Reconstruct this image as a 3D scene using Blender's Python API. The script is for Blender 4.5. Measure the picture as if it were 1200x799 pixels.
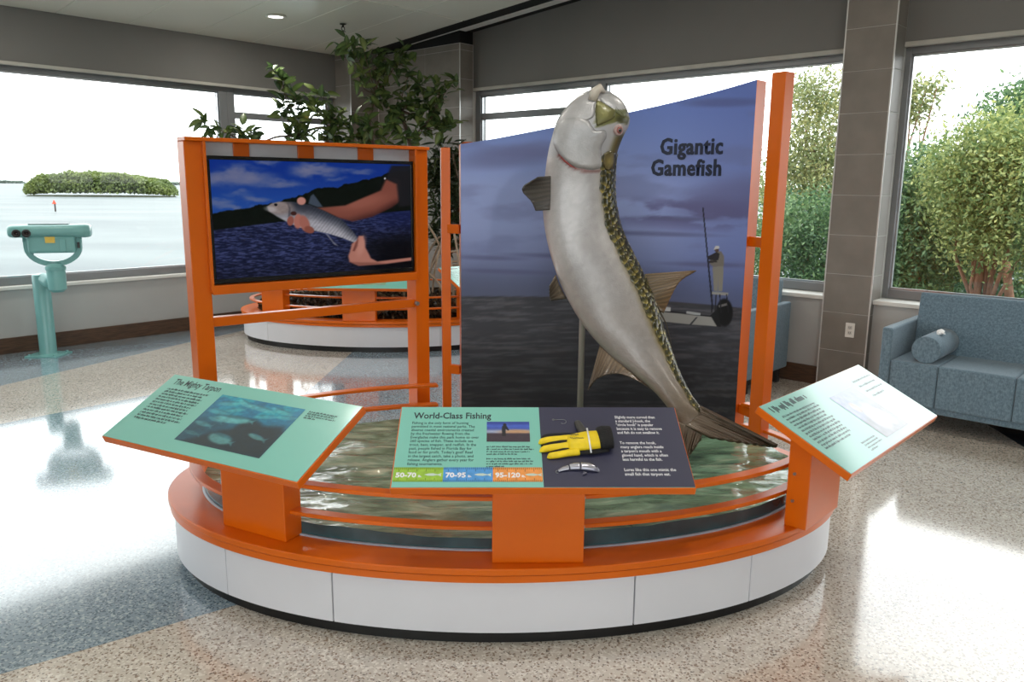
import bpy, bmesh, math, random
import numpy as np
from mathutils import Vector, Matrix

# ------------------------------------------------------------------ scene, camera, light
scene = bpy.context.scene
for o in list(bpy.data.objects):
    bpy.data.objects.remove(o)
C = scene.collection
PI = math.pi
PITCH, ROLL, FPX, EYE = math.radians(11.043), math.radians(0.5157), 930.0, 1.65

cam_data = bpy.data.cameras.new('camera')
cam = bpy.data.objects.new('camera', cam_data)
C.objects.link(cam)
cam_data.sensor_width = 36.0
cam_data.lens = 36.0 * FPX / 1200.0
cam_data.clip_start, cam_data.clip_end = 0.05, 30000
cam.matrix_world = (Matrix.Translation((0, 0, EYE)) @ Matrix.Rotation(PI / 2 - PITCH, 4, 'X')
                    @ Matrix.Rotation(ROLL, 4, 'Z'))
scene.camera = cam

scene.view_settings.view_transform = 'Standard'
scene.view_settings.look = 'None'
scene.view_settings.gamma = 1.0
scene.view_settings.use_curve_mapping = False
scene.view_settings.exposure = 0.0

SKY = 4.6
world = bpy.data.worlds.new('overcast')
scene.world = world
world.use_nodes = True
wn, wl = world.node_tree.nodes, world.node_tree.links
wn.clear()
w_out = wn.new('ShaderNodeOutputWorld')
w_bg = wn.new('ShaderNodeBackground')
w_tc = wn.new('ShaderNodeTexCoord')
w_map = wn.new('ShaderNodeMapping')
w_map.inputs['Scale'].default_value = (2.0, 2.0, 9.0)
w_noise = wn.new('ShaderNodeTexNoise')
w_noise.inputs['Scale'].default_value = 2.2
w_noise.inputs['Detail'].default_value = 5
w_ramp = wn.new('ShaderNodeValToRGB')
w_ramp.color_ramp.elements[0].position = 0.35
w_ramp.color_ramp.elements[0].color = (0.80, 0.83, 0.88, 1)
w_ramp.color_ramp.elements[1].position = 0.62
w_ramp.color_ramp.elements[1].color = (1.0, 1.0, 1.0, 1)
wl.new(w_tc.outputs['Generated'], w_map.inputs['Vector'])
wl.new(w_map.outputs['Vector'], w_noise.inputs['Vector'])
wl.new(w_noise.outputs['Fac'], w_ramp.inputs['Fac'])
wl.new(w_ramp.outputs['Color'], w_bg.inputs['Color'])
w_bg.inputs['Strength'].default_value = SKY
wl.new(w_bg.outputs['Background'], w_out.inputs['Surface'])

DOWNLIGHT_W = 16.0        # watts of each ceiling downlight
SPOT_W = 45.0             # watts of each exhibit spotlight

# ------------------------------------------------------------------ measuring helpers
AZ = math.radians(42.523)
RZ = PI / 2 - AZ                       # the room's walls are turned by this angle
SA, CA = math.sin(AZ), math.cos(AZ)


def room(x, y, z=0.0):                 # room coordinates -> world
    return Vector((x * SA - y * CA, x * CA + y * SA, z))


def ray(px, py):
    x, y = px - 600.0, py - 399.5
    cr, sr = math.cos(math.atan(0.009)), math.sin(math.atan(0.009))
    xr, yr = cr * x + sr * y, -sr * x + cr * y
    cp, sp = math.cos(PITCH), math.sin(PITCH)
    return Vector((xr, FPX * cp - yr * sp, -FPX * sp - yr * cp))


def at(px, py, v):                     # the point of the place seen there, v metres ahead
    d = ray(px, py)
    return Vector((0, 0, EYE)) + d * (v / d.y)


def on_z(px, py, z):
    d = ray(px, py)
    return Vector((0, 0, EYE)) + d * ((z - EYE) / d.z)


def on_plane(px, py, p0, n):
    d = ray(px, py)
    o = Vector((0, 0, EYE))
    return o + d * ((Vector(p0) - o).dot(n) / d.dot(n))


def pj(P):                             # numpy: (N,3) -> (N,2)
    P = np.asarray(P, float) - [0, 0, EYE]
    r, fw, u = P[..., 0], P[..., 1], P[..., 2]
    cr, sr = math.cos(math.atan(0.009)), math.sin(math.atan(0.009))
    cp, sp = math.cos(PITCH), math.sin(PITCH)
    z = fw * cp - u * sp
    yr = -fw * sp - u * cp
    x = cr * r - sr * yr
    y = sr * r + cr * yr
    return np.stack([600 + FPX * x / z, 399.5 + FPX * y / z], -1)


# ------------------------------------------------------------------ materials
def lin(c):
    c = np.asarray(c, float) / 255.0
    return np.where(c <= 0.04045, c / 12.92, ((c + 0.055) / 1.055) ** 2.4)


def rgba(c):
    l = lin(c)
    return (float(l[0]), float(l[1]), float(l[2]), 1.0)


MATS = {}


def mat(name, col=(128, 128, 128), rough=0.5, metal=0.0, spec=0.5, var=0.06, vscale=6.0, bump=0.0, bscale=80.0,
        coat=0.0, coat_rough=0.05, col2=None, attr=None, emit=0.0, detail=4.0, trans=0.0, stretch=None, sub=0.0):
    """Principled material with a noise-driven colour; attr takes the colour from a colour attribute."""
    if name in MATS:
        return MATS[name]
    m = bpy.data.materials.new(name)
    m.use_nodes = True
    nt = m.node_tree
    n, l = nt.nodes, nt.links
    b = n['Principled BSDF']
    b.inputs['Roughness'].default_value = rough
    b.inputs['Metallic'].default_value = metal
    b.inputs['Specular IOR Level'].default_value = spec
    b.inputs['Coat Weight'].default_value = coat
    b.inputs['Coat Roughness'].default_value = coat_rough
    b.inputs['Transmission Weight'].default_value = trans
    tc = n.new('ShaderNodeTexCoord')
    src = tc.outputs['Object']
    if stretch:
        mp = n.new('ShaderNodeMapping')
        mp.inputs['Scale'].default_value = stretch
        l.new(src, mp.inputs['Vector'])
        src = mp.outputs['Vector']
    if attr:
        a = n.new('ShaderNodeAttribute')
        a.attribute_name = attr
        colour = a.outputs['Color']
    else:
        nz = n.new('ShaderNodeTexNoise')
        nz.inputs['Scale'].default_value = vscale
        nz.inputs['Detail'].default_value = detail
        l.new(src, nz.inputs['Vector'])
        rp = n.new('ShaderNodeValToRGB')
        c = np.array(rgba(col)[:3])
        if col2 is None:
            c0, c1 = c * (1 - var), c * (1 + var)
        else:
            c0, c1 = c, np.array(rgba(col2)[:3])
        rp.color_ramp.elements[0].position = 0.35
        rp.color_ramp.elements[1].position = 0.65
        rp.color_ramp.elements[0].color = (*[float(x) for x in c0], 1)
        rp.color_ramp.elements[1].color = (*[float(min(x, 1)) for x in c1], 1)
        l.new(nz.outputs['Fac'], rp.inputs['Fac'])
        colour = rp.outputs['Color']
    if emit:
        b.inputs['Base Color'].default_value = (0.005, 0.005, 0.006, 1)
    else:
        l.new(colour, b.inputs['Base Color'])
    if emit:
        l.new(colour, b.inputs['Emission Color'])
        b.inputs['Emission Strength'].default_value = emit
    if bump:
        nb = n.new('ShaderNodeTexNoise')
        nb.inputs['Scale'].default_value = bscale
        nb.inputs['Detail'].default_value = 3
        l.new(src, nb.inputs['Vector'])
        bp = n.new('ShaderNodeBump')
        bp.inputs['Strength'].default_value = bump
        bp.inputs['Distance'].default_value = 0.01
        l.new(nb.outputs['Fac'], bp.inputs['Height'])
        l.new(bp.outputs['Normal'], b.inputs['Normal'])
    MATS[name] = m
    return m


def glow_mat(name, strength, col=(255, 250, 240)):
    if name in MATS:
        return MATS[name]
    m = bpy.data.materials.new(name)
    m.use_nodes = True
    b = m.node_tree.nodes['Principled BSDF']
    b.inputs['Base Color'].default_value = rgba(col)
    b.inputs['Emission Color'].default_value = rgba(col)
    b.inputs['Emission Strength'].default_value = strength
    MATS[name] = m
    return m


def pane_mat():
    m = bpy.data.materials.new('window_glass')
    m.use_nodes = True
    n, l = m.node_tree.nodes, m.node_tree.links
    n.clear()
    out = n.new('ShaderNodeOutputMaterial')
    tr = n.new('ShaderNodeBsdfTransparent')
    tr.inputs['Color'].default_value = (0.93, 0.95, 0.94, 1)
    gl = n.new('ShaderNodeBsdfGlossy')
    gl.inputs['Roughness'].default_value = 0.02
    fr = n.new('ShaderNodeFresnel')
    fr.inputs['IOR'].default_value = 1.45
    mx = n.new('ShaderNodeMixShader')
    ge = n.new('ShaderNodeNewGeometry')
    inv = n.new('ShaderNodeMath'); inv.operation = 'SUBTRACT'
    inv.inputs[0].default_value = 1.0
    l.new(ge.outputs['Backfacing'], inv.inputs[1])
    mul = n.new('ShaderNodeMath'); mul.operation = 'MULTIPLY'
    l.new(fr.outputs['Fac'], mul.inputs[0]); l.new(inv.outputs[0], mul.inputs[1])
    l.new(mul.outputs[0], mx.inputs['Fac'])
    l.new(tr.outputs['BSDF'], mx.inputs[1])
    l.new(gl.outputs['BSDF'], mx.inputs[2])
    l.new(mx.outputs['Shader'], out.inputs['Surface'])
    return m


def terrazzo(name, base, chips, rough=0.13):
    m = bpy.data.materials.new(name)
    m.use_nodes = True
    n, l = m.node_tree.nodes, m.node_tree.links
    b = n['Principled BSDF']
    b.inputs['Roughness'].default_value = rough
    b.inputs['Specular IOR Level'].default_value = 0.55
    b.inputs['Coat Weight'].default_value = 1.0
    b.inputs['Coat IOR'].default_value = 1.5
    b.inputs['Coat Roughness'].default_value = 0.09
    tc = n.new('ShaderNodeTexCoord')
    big = n.new('ShaderNodeTexNoise')
    big.inputs['Scale'].default_value = 1.6
    big.inputs['Detail'].default_value = 5
    l.new(tc.outputs['Object'], big.inputs['Vector'])
    r0 = n.new('ShaderNodeValToRGB')
    c = np.array(rgba(base)[:3])
    r0.color_ramp.elements[0].position, r0.color_ramp.elements[1].position = 0.3, 0.7
    r0.color_ramp.elements[0].color = (*[float(x) for x in c * 0.9], 1)
    r0.color_ramp.elements[1].color = (*[float(x) for x in np.minimum(c * 1.08, 1)], 1)
    l.new(big.outputs['Fac'], r0.inputs['Fac'])
    prev = r0.outputs['Color']
    for i, (cc, scale, thr) in enumerate(chips):
        v = n.new('ShaderNodeTexVoronoi')
        v.inputs['Scale'].default_value = scale
        v.inputs['Randomness'].default_value = 1.0
        l.new(tc.outputs['Object'], v.inputs['Vector'])
        sep = n.new('ShaderNodeSeparateColor')
        l.new(v.outputs['Color'], sep.inputs['Color'])
        lt = n.new('ShaderNodeMath')
        lt.operation = 'LESS_THAN'
        lt.inputs[1].default_value = thr
        l.new(sep.outputs[('Red', 'Green', 'Blue')[i % 3]], lt.inputs[0])
        mx = n.new('ShaderNodeMix')
        mx.data_type = 'RGBA'
        mx.inputs['B'].default_value = rgba(cc)
        l.new(lt.outputs['Value'], mx.inputs['Factor'])
        l.new(prev, mx.inputs['A'])
        prev = mx.outputs['Result']
    l.new(prev, b.inputs['Base Color'])
    return m


def fabric(name, c0, c1):
    m = bpy.data.materials.new(name)
    m.use_nodes = True
    n, l = m.node_tree.nodes, m.node_tree.links
    b = n['Principled BSDF']
    b.inputs['Roughness'].default_value = 0.75
    b.inputs['Sheen Weight'].default_value = 0.2
    b.inputs['Specular IOR Level'].default_value = 0.3
    tc = n.new('ShaderNodeTexCoord')
    facs = []
    for sc in ((60, 420, 420), (420, 60, 60), (420, 420, 50)):
        mp = n.new('ShaderNodeMapping')
        mp.inputs['Scale'].default_value = sc
        l.new(tc.outputs['Object'], mp.inputs['Vector'])
        nz = n.new('ShaderNodeTexNoise')
        nz.inputs['Scale'].default_value = 1.0
        nz.inputs['Detail'].default_value = 2
        l.new(mp.outputs['Vector'], nz.inputs['Vector'])
        facs.append(nz.outputs['Fac'])
    a = n.new('ShaderNodeMath'); a.operation = 'ADD'
    l.new(facs[0], a.inputs[0]); l.new(facs[1], a.inputs[1])
    a2 = n.new('ShaderNodeMath'); a2.operation = 'ADD'
    l.new(a.outputs[0], a2.inputs[0]); l.new(facs[2], a2.inputs[1])
    d = n.new('ShaderNodeMath'); d.operation = 'DIVIDE'
    l.new(a2.outputs[0], d.inputs[0]); d.inputs[1].default_value = 3
    rp = n.new('ShaderNodeValToRGB')
    rp.color_ramp.elements[0].position, rp.color_ramp.elements[1].position = 0.40, 0.60
    rp.color_ramp.elements[0].color, rp.color_ramp.elements[1].color = rgba(c0), rgba(c1)
    l.new(d.outputs[0], rp.inputs['Fac'])
    l.new(rp.outputs['Color'], b.inputs['Base Color'])
    return m


M_ORANGE = mat('orange_powder_coat', (214, 99, 2), rough=0.30, spec=0.42, var=0.04, vscale=3, coat=0.0, coat_rough=0.12)
M_WHITE = mat('white_laminate', (216, 216, 222), rough=0.32, var=0.02, vscale=3)
M_BLACK = mat('black_plastic', (14, 14, 15), rough=0.4, var=0.1)
M_HEADER = mat('grey_wall_paint', (112, 111, 108), rough=0.6, var=0.03, vscale=2, bump=0.05, bscale=220)
M_LOWWALL = mat('light_grey_wall_paint', (168, 168, 166), rough=0.6, var=0.03, vscale=2, bump=0.05, bscale=220)
M_FRAME = mat('grey_window_metal', (128, 130, 132), rough=0.38, metal=0.35, var=0.03)
M_GASKET = mat('black_gasket', (25, 25, 27), rough=0.6)
M_TILE = mat('grey_stone_tile', (122, 116, 109), rough=0.45, var=0.09, vscale=5, bump=0.06, bscale=60)
M_GROUT = mat('pale_grout', (176, 174, 168), rough=0.8, var=0.05)
M_TRIM = mat('satin_metal_trim', (205, 205, 203), rough=0.35, metal=0.5)
M_CEIL = mat('satin_white_ceiling_metal', (232, 230, 218), rough=0.2, spec=0.6, var=0.015, vscale=1.0)
M_CEILBACK = mat('ceiling_seam', (226, 224, 210), rough=0.6)
M_WOOD = mat('dark_brown_baseboard_wood', (58, 40, 27), rough=0.5, col2=(88, 62, 42), vscale=9, stretch=(1, 1, 14), bump=0.05)
M_SILL = mat('white_sill', (214, 213, 208), rough=0.4, var=0.02)
M_GLASS = pane_mat()
M_TEAL = mat('teal_enamel', (104, 172, 172), rough=0.35, var=0.05, vscale=5, coat=0.3)
M_SIGN = mat('sea_green_sign_print', (128, 198, 184), rough=0.35, var=0.015, vscale=2, coat=1.0, coat_rough=0.10)
M_SIGN.node_tree.nodes['Principled BSDF'].inputs['Coat IOR'].default_value = 1.58
M_NAVY = mat('navy_sign_print', (54, 54, 78), rough=0.4, var=0.03, vscale=2, coat=0.3, coat_rough=0.12)
M_INK = mat('dark_ink', (32, 46, 56), rough=0.5, coat=1.0, coat_rough=0.10)
M_INK.node_tree.nodes['Principled BSDF'].inputs['Coat IOR'].default_value = 1.58
M_NAVYINK = mat('navy_ink', (16, 26, 52), rough=0.5)
M_WHITEINK = mat('white_ink', (232, 232, 236), rough=0.5)
M_PRINT = mat('printed_photograph', rough=0.36, attr='Col', spec=0.45, coat=1.0, coat_rough=0.1)
M_PRINT.node_tree.nodes['Principled BSDF'].inputs['Coat IOR'].default_value = 1.58
M_MURAL = mat('printed_mural', rough=0.5, attr='Col', spec=0.35)
M_SCREEN = mat('lit_screen', rough=0.2, attr='Col', emit=1.0, spec=0.12)
M_SOFA = fabric('blue_grey_woven_fabric', (82, 102, 116), (118, 141, 155))
M_STEEL = mat('brushed_steel', (170, 172, 175), rough=0.28, metal=0.9, var=0.03)
M_POLE = mat('satin_grey_pole', (168, 160, 154), rough=0.35, metal=0.3)

# ------------------------------------------------------------------ mesh helpers
def link(name, me, m=None, parent=None, smooth=False):
    o = bpy.data.objects.new(name, me)
    C.objects.link(o)
    if m is not None:
        for mm in (m if isinstance(m, (list, tuple)) else [m]):
            me.materials.append(mm)
    if parent is not None:
        o.parent = parent
    if smooth and len(me.polygons):
        me.polygons.foreach_set('use_smooth', [True] * len(me.polygons))
    return o


def raw_mesh(name, verts, faces):
    """numpy verts (N,3), faces (M,k) -> mesh, fast"""
    me = bpy.data.meshes.new(name)
    verts = np.ascontiguousarray(verts, dtype=np.float32)
    faces = np.ascontiguousarray(faces, dtype=np.int32)
    k = faces.shape[1]
    me.vertices.add(len(verts))
    me.vertices.foreach_set('co', verts.ravel())
    me.loops.add(faces.size)
    me.loops.foreach_set('vertex_index', faces.ravel())
    me.polygons.add(len(faces))
    me.polygons.foreach_set('loop_start', np.arange(0, faces.size, k, dtype=np.int32))
    me.update(calc_edges=True)
    return me


def set_col(me, cols):
    """per-vertex linear colours (N,3)"""
    a = me.color_attributes.new('Col', 'FLOAT_COLOR', 'POINT')
    c = np.ones((len(me.vertices), 4), np.float32)
    c[:, :3] = cols
    a.data.foreach_set('color', c.ravel())


class MB:
    """collects shapes of ONE part"""

    def __init__(self):
        self.v, self.f, self.mi = [], [], []

    def add(self, verts, faces, mi=0):
        b = len(self.v)
        self.v += [tuple(p) for p in verts]
        self.f += [tuple(b + i for i in f) for f in faces]
        self.mi += [mi] * len(faces)
        return self

    def box(self, x0, x1, y0, y1, z0, z1, M=None, mi=0):
        vs = [Vector((x, y, z)) for z in (z0, z1) for y in (y0, y1) for x in (x0, x1)]
        if M is not None:
            vs = [M @ p for p in vs]
        return self.add(vs, [(0, 2, 3, 1), (4, 5, 7, 6), (0, 1, 5, 4), (2, 6, 7, 3), (0, 4, 6, 2), (1, 3, 7, 5)], mi)

    def prism(self, poly, z0, z1, M=None, mi=0):
        n = len(poly)
        vs = [Vector((p[0], p[1], z0)) for p in poly] + [Vector((p[0], p[1], z1)) for p in poly]
        if M is not None:
            vs = [M @ p for p in vs]
        fs = [tuple(range(n - 1, -1, -1)), tuple(range(n, 2 * n))]
        fs += [(i, (i + 1) % n, n + (i + 1) % n, n + i) for i in range(n)]
        return self.add(vs, fs, mi)

    def tube(self, pts, rad, seg=10, cap=True, mi=0):
        pts = [Vector(p) for p in pts]
        if not isinstance(rad, (list, tuple)):
            rad = [rad] * len(pts)
        n = len(pts)
        up = Vector((0, 0, 1))
        t0 = (pts[1] - pts[0]).normalized()
        if abs(t0.dot(up)) > 0.9:
            up = Vector((1, 0, 0))
        a = t0.cross(up).normalized()
        vs, fs = [], []
        for i in range(n):
            t = (pts[min(i + 1, n - 1)] - pts[max(i - 1, 0)]).normalized()
            a = (a - t * a.dot(t)).normalized()
            b = t.cross(a)
            for k in range(seg):
                w = 2 * PI * k / seg
                vs.append(pts[i] + (a * math.cos(w) + b * math.sin(w)) * rad[i])
        for i in range(n - 1):
            for k in range(seg):
                k2 = (k + 1) % seg
                fs.append((i * seg + k, i * seg + k2, (i + 1) * seg + k2, (i + 1) * seg + k))
        if cap:
            fs.append(tuple(range(seg - 1, -1, -1)))
            fs.append(tuple((n - 1) * seg + k for k in range(seg)))
        return self.add(vs, fs, mi)

    def lathe(self, prof, seg=24, M=None, mi=0):
        vs, fs = [], []
        for r, z in prof:
            for k in range(seg):
                w = 2 * PI * k / seg
                p = Vector((r * math.cos(w), r * math.sin(w), z))
                vs.append(M @ p if M is not None else p)
        for i in range(len(prof) - 1):
            for k in range(seg):
                k2 = (k + 1) % seg
                fs.append((i * seg + k, i * seg + k2, (i + 1) * seg + k2, (i + 1) * seg + k))
        fs.append(tuple(range(seg - 1, -1, -1)))
        fs.append(tuple((len(prof) - 1) * seg + k for k in range(seg)))
        return self.add(vs, fs, mi)

    def build(self, name, m=None, parent=None, smooth=False, bevel=0.0, seg=2, auto=False):
        me = bpy.data.meshes.new(name)
        me.from_pydata([tuple(p) for p in self.v], [], self.f)
        if any(self.mi):
            me.polygons.foreach_set('material_index', self.mi)
        o = link(name, me, m, parent, smooth)
        if bevel:
            b = o.modifiers.new('bevel', 'BEVEL')
            b.width, b.segments, b.limit_method = bevel, seg, 'ANGLE'
            b.angle_limit = math.radians(40)
        if auto:
            for p in me.polygons:
                p.use_smooth = True
            me.set_sharp_from_angle(angle=math.radians(35))
        return o


def empty(name, loc=(0, 0, 0), rz=0.0):
    o = bpy.data.objects.new(name, None)
    C.objects.link(o)
    o.location = loc
    o.rotation_euler = (0, 0, rz)
    o.empty_display_size = 0.1
    return o


def tag(o, label, cat, group=None):
    o['label'] = label
    o['category'] = cat
    if group:
        o['group'] = group
    return o


def struct(o):
    o['kind'] = 'structure'
    return o


def catmull(pts, n):
    pts = np.asarray(pts, float)
    P = np.vstack([2 * pts[0] - pts[1], pts, 2 * pts[-1] - pts[-2]])
    k = len(pts) - 1
    out = []
    for t in np.linspace(0, k, n):
        i = min(int(t), k - 1)
        s = t - i
        p0, p1, p2, p3 = P[i], P[i + 1], P[i + 2], P[i + 3]
        out.append(0.5 * ((2 * p1) + (-p0 + p2) * s + (2 * p0 - 5 * p1 + 4 * p2 - p3) * s * s
                          + (-p0 + 3 * p1 - 3 * p2 + p3) * s ** 3))
    return np.array(out)


def text_mesh(body, size, align='LEFT', bold=0.0, xscale=1.0, shear=0.0, spacing=1.0, line=1.0):
    cu = bpy.data.curves.new('lettering', 'FONT')
    cu.body = body
    cu.size = size
    cu.align_x = align
    cu.offset = bold
    cu.shear = shear
    cu.resolution_u = 2
    cu.space_character = spacing
    cu.space_line = line
    cu.fill_mode = 'FRONT'
    ob = bpy.data.objects.new('lettering', cu)
    C.objects.link(ob)
    dg = bpy.context.evaluated_depsgraph_get()
    me = bpy.data.meshes.new_from_object(ob.evaluated_get(dg))
    bpy.data.objects.remove(ob)
    bpy.data.curves.remove(cu)
    for v in me.vertices:
        v.co.x *= xscale
    me.materials.clear()
    return me


def fit_text(body, size, width, **kw):
    me = text_mesh(body, size, **kw)
    w_ = max(v.co.x for v in me.vertices)
    for v in me.vertices:
        v.co.x *= width / w_
    return me


def greek(lines, width, pitch, xh, seed, mean=5.0, ragged=0.12):
    """rows of unreadable small print as word-long strokes"""
    rnd = random.Random(seed)
    mb = MB()
    for i in range(lines):
        x, y = 0.0, -i * pitch
        end = width * (1 - ragged * rnd.random()) if i < lines - 1 else width * rnd.uniform(0.3, 0.8)
        while x < end:
            n = max(1, int(rnd.gauss(mean, 2)))
            for _ in range(n):
                w = xh * 0.52
                hh = xh * (1.45 if rnd.random() < 0.28 else 1.0)
                lo = -xh * 0.4 if rnd.random() < 0.12 else 0
                mb.add([(x, y + lo, 0), (x + w * 0.72, y + lo, 0), (x + w * 0.72, y + hh, 0), (x, y + hh, 0)], [(0, 1, 2, 3)])
                x += w
                if x > end:
                    break
            x += xh * 0.6
    return mb


# noise and paint helpers -----------------------------------------------------
def vnoise(x, y, seed=0):
    r = np.random.RandomState(seed)
    T = r.rand(256, 256)
    xi, yi = np.floor(x).astype(int), np.floor(y).astype(int)
    fx, fy = x - xi, y - yi
    fx, fy = fx * fx * (3 - 2 * fx), fy * fy * (3 - 2 * fy)
    a, b = T[xi & 255, yi & 255], T[(xi + 1) & 255, yi & 255]
    c, d = T[xi & 255, (yi + 1) & 255], T[(xi + 1) & 255, (yi + 1) & 255]
    return (a * (1 - fx) + b * fx) * (1 - fy) + (c * (1 - fx) + d * fx) * fy


def fbm(x, y, seed=0, o=4):
    s, a, t = 0, 0.5, 0
    for i in range(o):
        s = s + a * vnoise(x * 2 ** i, y * 2 ** i, seed + i)
        t += a
        a *= 0.5
    return s / t


def sstep(a, b, x):
    t = np.clip((x - a) / (b - a), 0, 1)
    return t * t * (3 - 2 * t)


def poly_mask(x, y, poly, soft):
    poly = np.asarray(poly, float)
    inside = np.zeros(x.shape, bool)
    dist = np.full(x.shape, 1e9)
    n = len(poly)
    for i in range(n):
        x0, y0 = poly[i]
        x1, y1 = poly[(i + 1) % n]
        if y0 != y1:
            cond = ((y0 > y) != (y1 > y)) & (x < (x1 - x0) * (y - y0) / (y1 - y0) + x0)
            inside ^= cond
        dx, dy = x1 - x0, y1 - y0
        t = np.clip(((x - x0) * dx + (y - y0) * dy) / (dx * dx + dy * dy + 1e-12), 0, 1)
        dist = np.minimum(dist, np.hypot(x - x0 - t * dx, y - y0 - t * dy))
    sd = np.where(inside, dist, -dist)
    return sstep(-soft, soft, sd)


def ell(x, y, cx, cy, rx, ry, ang=0.0, soft=0.15):
    c, s = math.cos(ang), math.sin(ang)
    dx, dy = x - cx, y - cy
    d = np.hypot((dx * c + dy * s) / rx, (-dx * s + dy * c) / ry)
    return sstep(1 + soft, 1 - soft, d)


def blend(img, col, m):
    m = np.asarray(m)[..., None]
    return img * (1 - m) + np.asarray(col, float) * m


def grid_mesh(name, P, cols=None):
    """P (ny,nx,3) grid; cols (ny,nx,3) in 0..255 display colours"""
    ny, nx = P.shape[:2]
    i = np.arange(ny * nx).reshape(ny, nx)
    f = np.stack([i[:-1, :-1], i[:-1, 1:], i[1:, 1:], i[1:, :-1]], -1).reshape(-1, 4)
    me = raw_mesh(name, P.reshape(-1, 3), f)
    if cols is not None:
        set_col(me, lin(np.clip(cols, 0, 255)).reshape(-1, 3))
    return me


def flat_print(name, w, hgt, nx, ny, paint, m, parent, loc=(0, 0, 0), rot=(0, 0, 0)):
    """flat picture in its own xy plane, origin at its lower left"""
    fx, fy = np.meshgrid(np.linspace(0, 1, nx), np.linspace(0, 1, ny))
    P = np.stack([fx * w, (1 - fy) * hgt, fx * 0], -1)
    P = P[::-1]
    me = grid_mesh(name, P, paint(fx, fy)[::-1])
    o = link(name, me, m, parent)
    o.location = loc
    o.rotation_euler = rot
    return o


# ================================================================== THE ROOM
X_L, X_R, Y_B, Y_F = -4.0, 6.68, -5.0, 8.75     # room extents (room coordinates)
CE0, CES = 3.24, 0.082


def ceil_z(y):
    return CE0 + CES * (8.73 - y)


def room_obj(o):
    o.rotation_euler = (0, 0, RZ)
    return o


# floor with its terrazzo fields
M_T_BEIGE = terrazzo('beige_terrazzo', (206, 197, 185), [((120, 110, 102), 170, 0.08), ((228, 222, 212), 120, 0.22), ((150, 132, 116), 140, 0.10)])
M_T_BLUE = terrazzo('blue_grey_terrazzo', (142, 160, 172), [((92, 106, 120), 150, 0.10), ((178, 192, 200), 120, 0.20), ((96, 116, 130), 140, 0.12)])
M_T_DARK = terrazzo('dark_blue_floor', (40, 48, 56), [((20, 24, 30), 150, 0.14), ((70, 80, 88), 120, 0.15)])
floor = struct(room_obj(MB().box(X_L, 6.9, Y_B, 8.95, -0.12, 0.0).build('floor', M_T_BEIGE)))


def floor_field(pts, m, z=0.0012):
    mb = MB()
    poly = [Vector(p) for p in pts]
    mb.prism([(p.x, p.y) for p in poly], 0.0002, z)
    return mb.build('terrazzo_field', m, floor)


def unroom(px, py):
    p = on_z(px, py, 0)
    return Vector((p.x * SA + p.y * CA, -p.x * CA + p.y * SA, 0))


floor_field([unroom(0, 452), unroom(217, 402), unroom(300, 384), Vector((6.6, 8.45, 0)), Vector((6.6, 8.74, 0)), Vector((-3.9, 8.74, 0)), Vector((-3.9, 5.2, 0))], M_T_BLUE)
floor_field([unroom(0, 497), unroom(180, 462), unroom(352, 466), unroom(418, 408), unroom(560, 392), unroom(700, 420), Vector((3.6, 3.4, 0)), unroom(290, 705), unroom(0, 790), Vector((-0.6, 3.2, 0)), Vector((-3.9, 4.0, 0)), Vector((-3.9, 4.7, 0))], M_T_BLUE)
floor_field([unroom(1145, 490), unroom(1205, 527), Vector((5.6, -1.0, 0)), Vector((6.6, -1.0, 0)), Vector((6.6, 1.6, 0))], M_T_DARK)  # dark speckled patch of floor at the right-hand sofa

# ceiling: backing slab and its metal panels
mb = MB()
for (xa, xb) in ((X_L, 6.4),):
    za, zb = ceil_z(Y_B), ceil_z(8.95)
    vs = [(xa, Y_B, za + .012), (xb, Y_B, za + .012), (xb, 8.95, zb + .012), (xa, 8.95, zb + .012)]
    vs += [(a, b, c + 0.2) for a, b, c in vs]
    mb.add(vs, [(0, 3, 2, 1), (4, 5, 6, 7), (0, 1, 5, 4), (1, 2, 6, 5), (2, 3, 7, 6), (3, 0, 4, 7)])
ceiling = struct(room_obj(mb.build('ceiling', M_CEILBACK)))
slot = MB()
za, zb = ceil_z(Y_B), ceil_z(8.95)
vs = [(6.4, Y_B, za + .006), (7.05, Y_B, za + .006), (7.05, 8.95, zb + .006), (6.4, 8.95, zb + .006)]
vs += [(a, b, c + 0.05) for a, b, c in vs]
slot.add(vs, [(0, 3, 2, 1), (4, 5, 6, 7), (0, 1, 5, 4), (1, 2, 6, 5), (2, 3, 7, 6), (3, 0, 4, 7)])
vs = [(6.385, Y_B, za), (6.4, Y_B, za), (6.4, 8.95, zb), (6.385, 8.95, zb)]
vs += [(a, b, c + 0.18) for a, b, c in vs]
slot.add(vs, [(0, 3, 2, 1), (4, 5, 6, 7), (0, 1, 5, 4), (1, 2, 6, 5), (2, 3, 7, 6), (3, 0, 4, 7)])
slot.box(6.618, 7.0, 6.925, 8.95, 3.255, 3.62)
so = slot.build('ceiling_slot', mat('black_slot_lining', (9, 9, 10), rough=0.7), ceiling)
pm_ = MB().box(-0.340, 0.340, -1.05, 1.05, 0.0, 0.010).build('ceiling_panel', M_CEIL, ceiling, bevel=0.004)
pm_.location = (-9, 0, 0)
panel_me = pm_.data
first = True
for i in range(15):
    xc = 6.055 - 0.685 * i
    if xc < X_L + 0.3:
        break
    for j in range(7):
        yc = 8.73 - 1.055 - 2.11 * j
        if yc < Y_B:
            break
        if first:
            o = pm_
            first = False
        else:
            o = pm_.copy()
            C.objects.link(o)
            o.parent = ceiling
        o.location = (xc, yc, ceil_z(yc) + 0.001)
        o.rotation_euler = (-math.atan(CES), 0, 0)
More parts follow.
